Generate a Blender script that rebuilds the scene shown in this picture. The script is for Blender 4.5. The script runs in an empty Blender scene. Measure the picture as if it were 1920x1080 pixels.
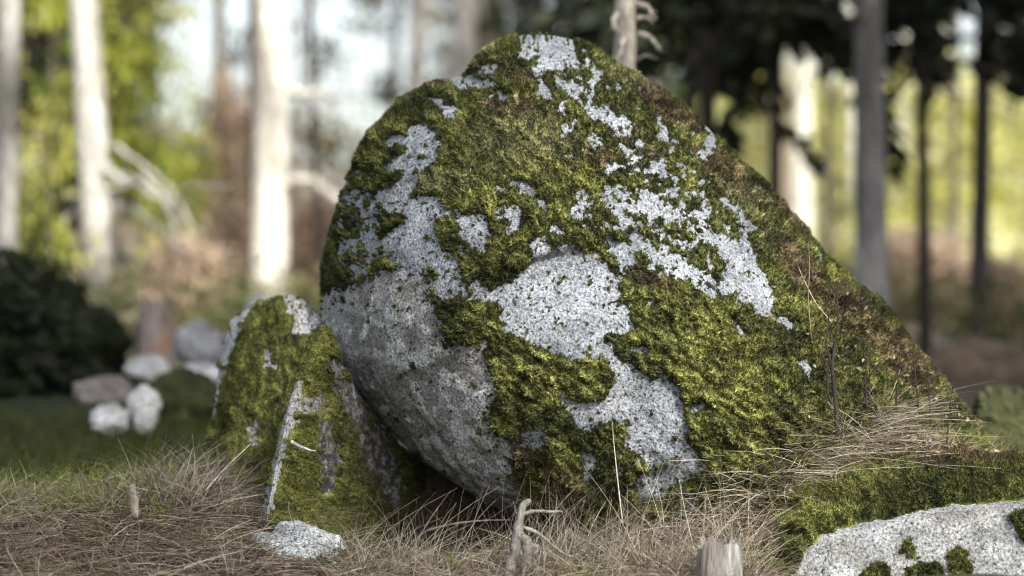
import bpy, math, random
import numpy as np
from mathutils import Vector, Matrix

random.seed(7)
RNG = np.random.default_rng(7)
R = math.radians
scene = bpy.context.scene

# ------------------------------------------------------------------ camera
CAM_Y, CAM_Z, K0 = -9.0, 0.75, 0.0016875      # K0: metres per photo pixel at 9 m
cam_d = bpy.data.cameras.new('camera')
cam_d.sensor_width = 36.0
cam_d.lens = 100.0
cam_d.clip_start = 0.1
cam_d.clip_end = 2000.0
cam_d.dof.use_dof = True
cam_d.dof.focus_distance = 8.66
cam_d.dof.aperture_fstop = 1.35
cam_o = bpy.data.objects.new('camera', cam_d)
scene.collection.objects.link(cam_o)
cam_o.location = (0, CAM_Y, CAM_Z)
cam_o.rotation_euler = (R(90), 0, 0)
scene.camera = cam_o

# ------------------------------------------------------------------ sky, sun, exposure
SUN_ELEV, SUN_AZ = R(41), R(152)              # azimuth clockwise from +Y; the sun stands behind the camera, to the right
world = bpy.data.worlds.new('World')
scene.world = world
world.use_nodes = True
wn = world.node_tree
wn.nodes.clear()
sky = wn.nodes.new('ShaderNodeTexSky')
sky.sky_type = 'NISHITA'
sky.sun_disc = False
sky.sun_elevation = SUN_ELEV
sky.sun_rotation = SUN_AZ
sky.air_density = 1.0
sky.dust_density = 3.0
sky.ozone_density = 0.7
hsv = wn.nodes.new('ShaderNodeHueSaturation')   # thin high cloud takes some of the blue out of the sky
hsv.inputs['Saturation'].default_value = 0.52
bg = wn.nodes.new('ShaderNodeBackground')
bg.inputs['Strength'].default_value = 0.135
wo = wn.nodes.new('ShaderNodeOutputWorld')
wn.links.new(sky.outputs[0], hsv.inputs['Color'])
wn.links.new(hsv.outputs[0], bg.inputs[0])
wn.links.new(bg.outputs[0], wo.inputs[0])

sun_d = bpy.data.lights.new('sun', 'SUN')
sun_d.energy = 4.0
sun_d.angle = R(9)          # sun through thin high cloud: soft-edged shade
sun_d.color = (1.0, 0.97, 0.91)
sun_o = bpy.data.objects.new('sun', sun_d)
scene.collection.objects.link(sun_o)
SUN_DIR = Vector((math.sin(SUN_AZ) * math.cos(SUN_ELEV), math.cos(SUN_AZ) * math.cos(SUN_ELEV), math.sin(SUN_ELEV)))
sun_o.rotation_euler = SUN_DIR.to_track_quat('Z', 'Y').to_euler()
sun_o.location = SUN_DIR * 60

vs = scene.view_settings
vs.view_transform = 'Standard'
vs.look = 'None'
vs.gamma = 1.0
vs.use_curve_mapping = False
vs.exposure = 1.2

cy = scene.cycles
cy.use_denoising = True
try:
    cy.denoiser = 'OPENIMAGEDENOISE'
    cy.denoising_input_passes = 'RGB_ALBEDO_NORMAL'
    cy.denoising_prefilter = 'ACCURATE'
except Exception:
    pass
cy.filter_width = 1.1
cy.max_bounces = 5
cy.diffuse_bounces = 3
cy.glossy_bounces = 2
cy.transmission_bounces = 3
cy.transparent_max_bounces = 4
cy.caustics_reflective = False
cy.caustics_refractive = False


# ------------------------------------------------------------------ helpers
def K(D):
    return K0 * D / 9.0


def PX(px, py, D):
    """photo pixel at depth D (metres from the camera) -> world points (arrays)"""
    px, py, D = np.broadcast_arrays(np.asarray(px, float), np.asarray(py, float), np.asarray(D, float))
    k = K0 * D / 9.0
    return np.stack([(px - 960) * k, D + CAM_Y, CAM_Z + (540 - py) * k], -1)


def W(px, py, D):
    return Vector(PX(px, py, D).tolist())


_perm = np.random.default_rng(3).permutation(256).astype(np.int64)
_perm = np.concatenate([_perm, _perm, _perm])
_g3 = np.random.default_rng(4).normal(size=(256, 3))
_g3 /= np.linalg.norm(_g3, axis=1)[:, None]


def perlin(p):
    p = np.asarray(p, float)
    i = np.floor(p).astype(np.int64)
    f = p - i
    u = f * f * f * (f * (f * 6 - 15) + 10)
    i &= 255
    out = 0
    for dx in (0, 1):
        for dy in (0, 1):
            for dz in (0, 1):
                h = _perm[_perm[_perm[(i[..., 0] + dx) & 255] + ((i[..., 1] + dy) & 255)] + ((i[..., 2] + dz) & 255)]
                g = _g3[h & 255]
                d = g[..., 0] * (f[..., 0] - dx) + g[..., 1] * (f[..., 1] - dy) + g[..., 2] * (f[..., 2] - dz)
                w = (u[..., 0] if dx else 1 - u[..., 0]) * (u[..., 1] if dy else 1 - u[..., 1]) * (u[..., 2] if dz else 1 - u[..., 2])
                out = out + w * d
    return out * 1.6


def fbm(p, octv=4, gain=0.5):
    a, s, o = 1.0, 0.0, 0.0
    p = np.asarray(p, float)
    for k in range(octv):
        s = s + a * perlin(p * (2.0 ** k) + k * 17.3)
        o += a
        a *= gain
    return s / o


def worley2(x, y, seed=0):
    """F1 distance and a random number of the nearest cell, 2-D"""
    ix, iy = np.floor(x).astype(np.int64), np.floor(y).astype(np.int64)
    best = np.full(x.shape, 9.0)
    rnd = np.zeros(x.shape)
    for dx in (-1, 0, 1):
        for dy in (-1, 0, 1):
            h = _perm[_perm[(ix + dx + seed) & 255] + ((iy + dy) & 255)]
            jx = (_perm[h + 31] + 0.5) / 256
            jy = (_perm[h + 97] + 0.5) / 256
            d = np.hypot(ix + dx + jx - x, iy + dy + jy - y)
            m = d < best
            best = np.where(m, d, best)
            rnd = np.where(m, _perm[h + 171] / 255.0, rnd)
    return best, rnd


def sstep(a, b, x):
    t = np.clip((x - a) / (b - a), 0, 1)
    return t * t * (3 - 2 * t)


def v3(x, y, z=0.0):
    x, y, z = np.broadcast_arrays(x, y, z)
    return np.stack([x, y, z], -1)


def mixc(a, b, t):
    t = np.asarray(t)[..., None]
    return np.asarray(a) * (1 - t) + np.asarray(b) * t


def make_mesh(name, verts, faces, cols=None, smooth=True, extra=None):
    """verts (n,3), faces (m,k) all with k corners, or list of such arrays"""
    me = bpy.data.meshes.new(name)
    verts = np.ascontiguousarray(np.asarray(verts, np.float32).reshape(-1, 3))
    fl = faces if isinstance(faces, list) else [faces]
    fl = [np.asarray(f, np.int32) for f in fl if len(f)]
    me.vertices.add(len(verts))
    me.vertices.foreach_set('co', verts.ravel())
    loops = np.concatenate([f.ravel() for f in fl])
    tot = np.concatenate([np.full(len(f), f.shape[1], np.int32) for f in fl])
    start = np.concatenate([[0], np.cumsum(tot)[:-1]]).astype(np.int32)
    me.loops.add(len(loops))
    me.loops.foreach_set('vertex_index', loops)
    me.polygons.add(len(tot))
    me.polygons.foreach_set('loop_start', start)
    me.polygons.foreach_set('loop_total', tot)
    me.polygons.foreach_set('use_smooth', np.full(len(tot), smooth, bool))
    if cols is not None:
        c = np.ones((len(verts), 4), np.float32)
        c[:, :3] = np.clip(np.asarray(cols).reshape(-1, np.asarray(cols).shape[-1])[:, :3], 0, 1)
        at = me.attributes.new('Col', 'FLOAT_COLOR', 'POINT')
        at.data.foreach_set('color', c.ravel())
    for k, a in (extra or {}).items():
        at = me.attributes.new(k, 'FLOAT', 'POINT')
        at.data.foreach_set('value', np.asarray(a, np.float32).ravel())
    me.update()
    me.validate()
    return me


def obj(name, me, mat, parent=None, loc=None):
    if isinstance(mat, bpy.types.Material) and not me.materials:
        me.materials.append(mat)
    o = bpy.data.objects.new(name, me)
    scene.collection.objects.link(o)
    if parent is not None:
        o.parent = parent
    if loc is not None:
        o.location = loc
    return o


def tag(o, label=None, cat=None, group=None, kind=None):
    if label:
        o['label'] = label
    if cat:
        o['category'] = cat
    if group:
        o['group'] = group
    if kind:
        o['kind'] = kind
    return o


def empty(name, loc=(0, 0, 0)):
    o = bpy.data.objects.new(name, None)
    o.empty_display_size = 0.1
    scene.collection.objects.link(o)
    o.location = loc
    return o


def grid_faces(n, m):
    """quads of an (n,m) vertex grid"""
    a = np.arange(n * m).reshape(n, m)
    return np.stack([a[:-1, :-1], a[1:, :-1], a[1:, 1:], a[:-1, 1:]], -1).reshape(-1, 4)


def tube(pts, rad, seg=8, rough=0.0, seed=0, cap=True):
    """verts, quads and cap n-gons (as tris) of a tapering tube through pts"""
    pts = np.asarray(pts, float)
    rad = np.broadcast_to(np.asarray(rad, float), (len(pts),))
    tan = np.gradient(pts, axis=0)
    tan /= np.linalg.norm(tan, axis=1)[:, None] + 1e-9
    ref = np.array([0.0, 1.0, 0.0]) if abs(tan[0][1]) < 0.8 else np.array([1.0, 0, 0])
    V = []
    a = np.linspace(0, 2 * np.pi, seg, endpoint=False)
    for p, t, r in zip(pts, tan, rad):
        s = np.cross(t, ref)
        s /= np.linalg.norm(s) + 1e-9
        b = np.cross(s, t)
        ref = b if False else ref
        V.append(p + r * (np.cos(a)[:, None] * s + np.sin(a)[:, None] * b))
    V = np.array(V)
    if rough:
        n = fbm(V.reshape(-1, 3) * 6 + seed * 7.7, 3).reshape(V.shape[:2])
        c = pts[:, None, :]
        V = c + (V - c) * (1 + rough * n)[..., None]
    n = len(pts)
    i = np.arange(n - 1)[:, None] * seg
    j = np.arange(seg)[None, :]
    j2 = (j + 1) % seg
    q = np.stack([i + j, i + j2, i + seg + j2, i + seg + j], -1).reshape(-1, 4)
    V = V.reshape(-1, 3)
    tr = np.zeros((0, 3), int)
    if cap:
        c0, c1 = len(V), len(V) + 1
        V = np.concatenate([V, pts[:1], pts[-1:]])
        jj = np.arange(seg)
        j2 = (jj + 1) % seg
        tr = np.concatenate([np.stack([j2, jj, np.full(seg, c0)], -1),
                             np.stack([(n - 1) * seg + jj, (n - 1) * seg + j2, np.full(seg, c1)], -1)])
    return V, q, tr


class MB:
    def __init__(s):
        s.v, s.q, s.t, s.c, s.n = [], [], [], [], 0

    def add(s, V, q=None, t=None, col=None):
        V = np.asarray(V, float).reshape(-1, 3)
        s.v.append(V)
        if q is not None and len(q):
            s.q.append(np.asarray(q) + s.n)
        if t is not None and len(t):
            s.t.append(np.asarray(t) + s.n)
        if col is not None:
            s.c.append(np.broadcast_to(np.asarray(col, float), (len(V), 3)))
        s.n += len(V)

    def tube(s, pts, rad, seg=6, rough=0.0, seed=0, col=None):
        V, q, t = tube(pts, rad, seg, rough, seed)
        s.add(V, q, t, col)

    def mesh(s, name, smooth=True):
        f = []
        if s.q:
            f.append(np.concatenate(s.q))
        if s.t:
            f.append(np.concatenate(s.t))
        return make_mesh(name, np.concatenate(s.v), f, np.concatenate(s.c) if s.c else None, smooth)


# ------------------------------------------------------------------ materials
def mat_new(name):
    m = bpy.data.materials.new(name)
    m.use_nodes = True
    nt = m.node_tree
    nt.nodes.clear()
    out = nt.nodes.new('ShaderNodeOutputMaterial')
    b = nt.nodes.new('ShaderNodeBsdfPrincipled')
    nt.links.new(b.outputs[0], out.inputs[0])
    b.inputs['Specular IOR Level'].default_value = 0.25
    return m, nt, b, out


def N(nt, t, **kw):
    n = nt.nodes.new(t)
    for k, v in kw.items():
        if k in n.inputs:
            n.inputs[k].default_value = v
        else:
            setattr(n, k, v)
    return n


def coords(nt, scale=(1, 1, 1)):
    tc = N(nt, 'ShaderNodeTexCoord')
    mp = N(nt, 'ShaderNodeMapping')
    mp.inputs['Scale'].default_value = scale
    nt.links.new(tc.outputs['Object'], mp.inputs[0])
    return mp.outputs[0]


def ramp(nt, src, stops):
    r = N(nt, 'ShaderNodeValToRGB')
    e = r.color_ramp.elements
    while len(e) < len(stops):
        e.new(0.5)
    for k, (p, c) in enumerate(stops):
        e[k].position = p
        e[k].color = (c, c, c, 1) if isinstance(c, (int, float)) else (*c, 1)
    nt.links.new(src, r.inputs[0])
    return r.outputs[0]


def mul(nt, a, b, fac=1.0, mode='MULTIPLY'):
    m = N(nt, 'ShaderNodeMix', data_type='RGBA', blend_type=mode)
    m.inputs[0].default_value = fac
    nt.links.new(a, m.inputs[6])
    nt.links.new(b, m.inputs[7])
    return m.outputs[2]


def noise(nt, vec, scale, detail=3, rough=0.6):
    n = N(nt, 'ShaderNodeTexNoise')
    n.inputs['Scale'].default_value = scale
    n.inputs['Detail'].default_value = detail
    n.inputs['Roughness'].default_value = rough
    nt.links.new(vec, n.inputs['Vector'])
    return n.outputs['Fac']


def bump(nt, b, h, strength=0.5, dist=0.01):
    n = N(nt, 'ShaderNodeBump')
    n.inputs['Strength'].default_value = strength
    n.inputs['Distance'].default_value = dist
    nt.links.new(h, n.inputs['Height'])
    nt.links.new(n.outputs[0], b.inputs['Normal'])


def mat_rock(name):
    m, nt, b, out = mat_new(name)
    at = N(nt, 'ShaderNodeAttribute', attribute_name='Col')
    v = coords(nt)
    n1 = noise(nt, v, 120, 3, 0.75)
    n2 = noise(nt, v, 60, 4, 0.65)
    n3 = noise(nt, v, 9, 4, 0.6)
    c1 = ramp(nt, n1, [(0.32, 0.10), (0.43, 0.62), (0.55, 1.0), (0.70, 1.6)])
    c2 = ramp(nt, n2, [(0.33, 0.38), (0.43, 0.95), (0.7, 1.2)])
    c3 = ramp(nt, n3, [(0.32, (0.82, 0.80, 0.76)), (0.6, (1.06, 1.06, 1.06))])
    col = mul(nt, mul(nt, mul(nt, at.outputs['Color'], c1), c2), c3)
    nt.links.new(col, b.inputs['Base Color'])
    b.inputs['Roughness'].default_value = 0.85
    s = N(nt, 'ShaderNodeMath', operation='ADD')
    nt.links.new(n1, s.inputs[0])
    nt.links.new(n2, s.inputs[1])
    bump(nt, b, s.outputs[0], 0.7, 0.006)
    return m


def mat_col(name, rough=0.8, scale=120, lo=0.6, hi=1.3, bstr=0.4, bdist=0.004, trans=0.0, stretch=(1, 1, 1)):
    """vertex colour with a fine grain on it; optional translucency for leaves and blades"""
    m, nt, b, out = mat_new(name)
    at = N(nt, 'ShaderNodeAttribute', attribute_name='Col')
    v = coords(nt, stretch)
    n1 = noise(nt, v, scale, 3, 0.65)
    c1 = ramp(nt, n1, [(0.3, lo), (0.7, hi)])
    col = mul(nt, at.outputs['Color'], c1)
    nt.links.new(col, b.inputs['Base Color'])
    b.inputs['Roughness'].default_value = rough
    if bstr:
        bump(nt, b, n1, bstr, bdist)
    if trans:
        t = N(nt, 'ShaderNodeBsdfTranslucent')
        nt.links.new(col, t.inputs[0])
        mx = N(nt, 'ShaderNodeMixShader')
        mx.inputs[0].default_value = trans
        nt.links.new(b.outputs[0], mx.inputs[1])
        nt.links.new(t.outputs[0], mx.inputs[2])
        nt.links.new(mx.outputs[0], out.inputs[0])
    return m


M = {}
M['rock'] = mat_rock('lichened_granite')
M['moss'] = mat_col('moss', 0.9, 220, 0.55, 1.4, 0.8, 0.006)
M['frond'] = mat_col('moss_frond', 0.8, 60, 0.85, 1.15, 0, 0, 0.3)
M['grass'] = mat_col('grass_blade', 0.7, 40, 0.8, 1.2, 0, 0, 0.3)
M['leaf'] = mat_col('leaf', 0.6, 12, 0.75, 1.25, 0, 0, 0.4)
M['needle'] = mat_col('conifer_needles', 0.7, 12, 0.7, 1.3, 0, 0, 0.15)
M['litter'] = mat_col('dead_leaf', 0.75, 90, 0.7, 1.2, 0.3, 0.002, 0.15)
M['soil'] = mat_col('forest_soil', 0.95, 55, 0.45, 1.45, 1.0, 0.02)
M['bark'] = mat_col('bark', 0.9, 14, 0.45, 1.4, 1.0, 0.03, 0, (3, 3, 0.8))
M['wood'] = mat_col('weathered_wood', 0.8, 60, 0.55, 1.3, 0.8, 0.004, 0, (3, 3, 0.35))
M['twig'] = mat_col('twig', 0.8, 80, 0.7, 1.3, 0.3, 0.002)


# ------------------------------------------------------------------ terrain
_ctrl = [  # photo x, depth, height
    (0, 8.2, -.10), (150, 8.2, -.10), (300, 8.2, -.10), (450, 8.2, -.11), (600, 8.2, -.12), (800, 8.2, -.12), (1000, 8.2, -.12), (1200, 8.2, -.12), (1400, 8.2, -.11), (1520, 8.3, -.24), (1650, 8.3, -.26), (1850, 8.3, -.26), (-150, 8.2, -.1), (2050, 8.3, -.26),
    (0, 8.6, -.01), (150, 8.6, -.01), (300, 8.6, 0.0), (450, 8.6, -.03), (600, 8.6, -.08), (800, 8.6, -.08), (1000, 8.6, -.08), (1200, 8.6, -.07), (1350, 8.6, -.05), (1500, 8.6, -.08), (1700, 8.6, -.12), (1900, 8.6, -.12), (-150, 8.6, 0.0), (2050, 8.6, -.12),
    (0, 9.0, .05), (150, 9.0, .06), (300, 9.0, .08), (420, 9.0, .08), (560, 9.0, -.02), (720, 9.0, -.06), (860, 9.0, -.10), (1000, 9.0, -.08), (1200, 9.0, -.04), (1330, 9.0, .02), (1420, 8.9, .2), (1480, 8.93, .33), (1560, 8.95, .43), (1680, 8.95, .40), (1800, 8.95, .22), (1920, 8.95, .19), (-150, 9.0, .05), (2050, 9, .19),
    (0, 9.4, .06), (150, 9.4, .08), (300, 9.4, .11), (420, 9.4, .12), (600, 9.4, -.08), (800, 9.4, -.14), (1000, 9.4, -.15), (700, 9.75, .22), (800, 9.75, .22), (900, 9.75, .22), (1000, 9.75, .22), (600, 9.75, .15), (1100, 9.75, .2), (1300, 9.4, -.05), (1500, 9.4, .2), (1650, 9.3, .32), (1800, 9.3, .22), (1920, 9.3, .19), (-150, 9.4, .05), (2050, 9.4, .19),
    (0, 9.9, .03), (200, 9.9, .05), (400, 9.9, .07), (600, 10.1, 0.1), (1000, 10.1, .15), (800, 10.1, .15), (1500, 9.9, .05), (1800, 9.9, .12), (1950, 9.9, .12),
    (0, 10.6, .0), (200, 10.6, .0), (400, 10.6, .02), (1800, 10.6, .05), (1950, 10.6, .05)]
_cp = np.array([((p - 960) * K(D), D - 9, z) for p, D, z in _ctrl])


def terr(x, y):
    x, y = np.broadcast_arrays(np.asarray(x, float), np.asarray(y, float))
    sh = x.shape
    xf, yf = x.ravel(), y.ravel()
    near = (np.abs(xf) < 4) & (yf > -2.5) & (yf < 4)
    z = np.zeros(len(xf))
    if near.any():
        d2 = (xf[near, None] - _cp[None, :, 0]) ** 2 + (yf[near, None] - _cp[None, :, 1]) ** 2
        w = np.exp(-d2 / (2 * 0.17 ** 2))
        z[near] = (w * _cp[None, :, 2]).sum(1) / (w.sum(1) + 0.03)
    D = yf + 9
    left = 1 / (1 + np.exp((xf + 1.5) / 2.0))
    rise = np.clip(D - 16, 0, 40)
    z += left * 0.105 * rise + (1 - left) * 0.012 * rise
    z += fbm(v3(xf * 0.35, yf * 0.35, 3.1), 3) * 0.22 * sstep(2.5, 8, yf)
    z += fbm(v3(xf * 3.2, yf * 3.2, 1.7), 3) * 0.025
    z -= sstep(-0.9, -4, yf) * 0.35
    z += 0.22 * np.exp(-((xf + 1.8) / .95) ** 2 / 2 - ((yf - 5.2) / 1.2) ** 2 / 2)
    return z.reshape(sh)


def spaced(lo, hi, dlo, dhi, step, grow=1.12):
    c = list(np.arange(dlo, dhi + 1e-6, step))
    s, a = step, c[0]
    while a > lo:
        s *= grow
        a -= s
        c.insert(0, a)
    s, a = step, c[-1]
    while a < hi:
        s *= grow
        a += s
        c.append(a)
    return np.array(c)


gx = spaced(-260, 260, -2.4, 2.4, 0.025, 1.10)
gy = spaced(-60, 420, -1.1, 1.6, 0.025, 1.07)
GX, GY = np.meshgrid(gx, gy, indexing='ij')
GZ = terr(GX, GY)
n_a = fbm(v3(GX * 1.1, GY * 1.1, 5.0), 4)
n_b = fbm(v3(GX * 0.25, GY * 0.25, 9.0), 4)
gc = mixc((0.035, 0.026, 0.017), (0.075, 0.055, 0.036), sstep(-.3, .4, n_a))
gc = mixc(gc, (0.035, 0.05, 0.012), sstep(0.05, .35, n_b) * sstep(9.5, 12, GY + 9) * .9)
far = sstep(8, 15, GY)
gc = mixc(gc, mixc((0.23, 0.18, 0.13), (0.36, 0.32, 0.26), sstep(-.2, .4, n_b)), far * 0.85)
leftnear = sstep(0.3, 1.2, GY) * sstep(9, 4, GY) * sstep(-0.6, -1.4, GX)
gc = mixc(gc, (0.022, 0.032, 0.010), leftnear * .85)  # shade of the left hollow put into the soil colour
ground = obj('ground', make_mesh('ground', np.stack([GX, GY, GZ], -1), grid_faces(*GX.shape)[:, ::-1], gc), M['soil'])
tag(ground, kind='structure')


# ------------------------------------------------------------------ stones
def polar_outline(poly, c, n=1440, smooth=3):
    poly = np.asarray(poly, float)
    nxt = np.roll(poly, -1, 0)
    s = np.linspace(0, 1, 40, endpoint=False)[None, :, None]
    pts = (poly[:, None, :] * (1 - s) + nxt[:, None, :] * s).reshape(-1, 2) - np.asarray(c)
    th = np.arctan2(pts[:, 1], pts[:, 0])
    r = np.hypot(pts[:, 0], pts[:, 1])
    o = np.argsort(th)
    th, r = th[o], r[o]
    g = np.linspace(-np.pi, np.pi, n, endpoint=False)
    rr = np.interp(g, np.concatenate([th - 2 * np.pi, th, th + 2 * np.pi]), np.concatenate([r, r, r]))
    if smooth:
        k = np.exp(-0.5 * (np.arange(-4 * smooth, 4 * smooth + 1) / smooth) ** 2)
        k /= k.sum()
        L = len(k) // 2
        rr = np.convolve(np.concatenate([rr[-L:], rr, rr[:L]]), k, 'valid')
    return g, rr


def disk_grid(n):
    a = np.linspace(-1, 1, n)
    A, B = np.meshgrid(a, a, indexing='ij')
    big = np.abs(A) > np.abs(B)
    r = np.where(big, A, B)
    with np.errstate(divide='ignore', invalid='ignore'):
        ph = np.where(big, (np.pi / 4) * (B / A), np.pi / 2 - (np.pi / 4) * (A / B))
    ph = np.nan_to_num(ph, nan=0.0)
    X, Y = r * np.cos(ph), r * np.sin(ph)
    return np.hypot(X, Y), np.arctan2(Y, X)


def seg_sdf(px, py, poly):
    """signed distance in pixels, positive inside"""
    poly = np.asarray(poly, float)
    d = np.full(px.shape, 1e9)
    ins = np.zeros(px.shape, bool)
    for a, b in zip(poly, np.roll(poly, -1, 0)):
        e = b - a
        wx, wy = px - a[0], py - a[1]
        t = np.clip((wx * e[0] + wy * e[1]) / (e @ e + 1e-9), 0, 1)
        d = np.minimum(d, np.hypot(wx - t * e[0], wy - t * e[1]))
        cond = (a[1] > py) != (b[1] > py)
        xi = a[0] + (py - a[1]) / (e[1] if abs(e[1]) > 1e-9 else 1e-9) * e[0]
        ins ^= cond & (px < xi)
    return np.where(ins, d, -d)


class Field:
    """moss field over a patch of the photograph: positive on moss, in pixels from its edge"""

    def __init__(s, box, base=30.0, amp=7.0, step=2):
        s.x0, s.y0, s.x1, s.y1 = box
        s.step = step
        s.X, s.Y = np.meshgrid(np.arange(s.x0, s.x1, step, float), np.arange(s.y0, s.y1, step, float), indexing='ij')
        s.f = np.full(s.X.shape, float(base))
        s.amp = np.full(s.X.shape, float(amp))

    def _sub(s, poly, pad):
        p = np.asarray(poly, float)
        i0 = max(int((p[:, 0].min() - pad - s.x0) / s.step), 0)
        i1 = max(int((p[:, 0].max() + pad - s.x0) / s.step) + 1, 0)
        j0 = max(int((p[:, 1].min() - pad - s.y0) / s.step), 0)
        j1 = max(int((p[:, 1].max() + pad - s.y0) / s.step) + 1, 0)
        return slice(i0, i1), slice(j0, j1)

    def rock(s, poly, amp=None):
        sl = s._sub(poly, 40)
        d = seg_sdf(s.X[sl], s.Y[sl], poly)
        s.f[sl] = np.minimum(s.f[sl], np.clip(-d, -40, 30))
        if amp:
            s.amp[sl] = np.where(d > -14, amp, s.amp[sl])

    def moss(s, poly, amp=None):
        sl = s._sub(poly, 40)
        d = seg_sdf(s.X[sl], s.Y[sl], poly)
        s.f[sl] = np.maximum(s.f[sl], np.clip(d, -40, 30))
        if amp:
            s.amp[sl] = np.where(d > -14, amp, s.amp[sl])

    def finish(s, seed=0, dots=True, ang=35):
        a = R(ang)
        u = s.X * math.cos(a) + s.Y * math.sin(a)
        w = -s.X * math.sin(a) + s.Y * math.cos(a)
        n = fbm(v3(u / 34, w / 20, seed), 4, 0.6)
        n2 = fbm(v3(u / 9, w / 6, seed + 5), 2)
        n3 = fbm(v3(u / 16, w / 8, seed + 8), 3, .6)
        s.f = s.f + s.amp * (n * 1.2 + n3 * 1.0 + n2 * 0.7)
        if dots:
            for cell, pmax, rmax in ((15, 0.45, 4.2), (30, 0.25, 8.0), (9, .5, 2.6)):
                d, r = worley2(s.X / cell + 3 * seed + .35 * n, s.Y / cell + .35 * n2, seed)
                d = d * cell * (1 + .9 * n2 + .5 * n)
                close = sstep(-42, -5, s.f)
                rad = np.where(r < pmax * (0.26 + 0.74 * close), rmax * (0.4 + r * (.6 + .6 * close)), 0)
                s.f = np.maximum(s.f, np.where(rad > 0, rad - d + 1.0, -40))
            # small bare spots inside the moss
            d, r = worley2(s.X / 26 + 9, s.Y / 20 + 4, seed + 3)
            rad = np.where((r < .3) & (s.f < 9), 6 * (0.5 + r * 2), 0)
            s.f = np.minimum(s.f, np.where(rad > 0, d * 22 * (1 + 1.2 * n2 + .6 * n3) - rad, 40))
        return s

    def at(s, px, py, arr=None):
        a = s.f if arr is None else arr
        x = np.clip((px - s.x0) / s.step, 0, a.shape[0] - 1.001)
        y = np.clip((py - s.y0) / s.step, 0, a.shape[1] - 1.001)
        i, j = x.astype(int), y.astype(int)
        fx, fy = x - i, y - j
        return (a[i, j] * (1 - fx) * (1 - fy) + a[i + 1, j] * fx * (1 - fy) + a[i, j + 1] * (1 - fx) * fy + a[i + 1, j + 1] * fx * fy)


def normals_of(P):
    du = np.gradient(P, axis=0)
    dv = np.gradient(P, axis=1)
    n = np.cross(du, dv)
    n /= np.linalg.norm(n, axis=-1)[..., None] + 1e-12
    return n


def blades_mesh(name, base, nrm, length, width, cols, bend=0.4):
    """one triangle per frond"""
    n = len(base)
    up = nrm + RNG.normal(0, bend, (n, 3))
    up /= np.linalg.norm(up, axis=1)[:, None]
    side = np.cross(up, RNG.normal(size=(n, 3)))
    side /= np.linalg.norm(side, axis=1)[:, None] + 1e-9
    w = (np.asarray(width) * np.ones(n))[:, None]
    L = (np.asarray(length) * np.ones(n))[:, None]
    V = np.stack([base - side * w * .5 - up * L * .25, base + side * w * .5 - up * L * .25, base + up * L], 1)
    F = np.arange(3 * n).reshape(n, 3)
    return make_mesh(name, V.reshape(-1, 3), F, np.repeat(cols, 3, 0), False)


MOSS = dict(green=(0.128, 0.138, 0.038), bright=(0.255, 0.262, 0.074), dark=(0.038, 0.042, 0.015),
            brown=(0.115, 0.078, 0.050), olive=(0.205, 0.20, 0.10), tan=(0.25, 0.20, 0.125))


def zone(px, py, cx, cy_, rx, ry, ang=0.0):
    a = R(ang)
    u = (px - cx) * math.cos(a) + (py - cy_) * math.sin(a)
    w = -(px - cx) * math.sin(a) + (py - cy_) * math.cos(a)
    d = np.sqrt((u / rx) ** 2 + (w / ry) ** 2)
    return sstep(1.25, 0.55, d)


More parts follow.
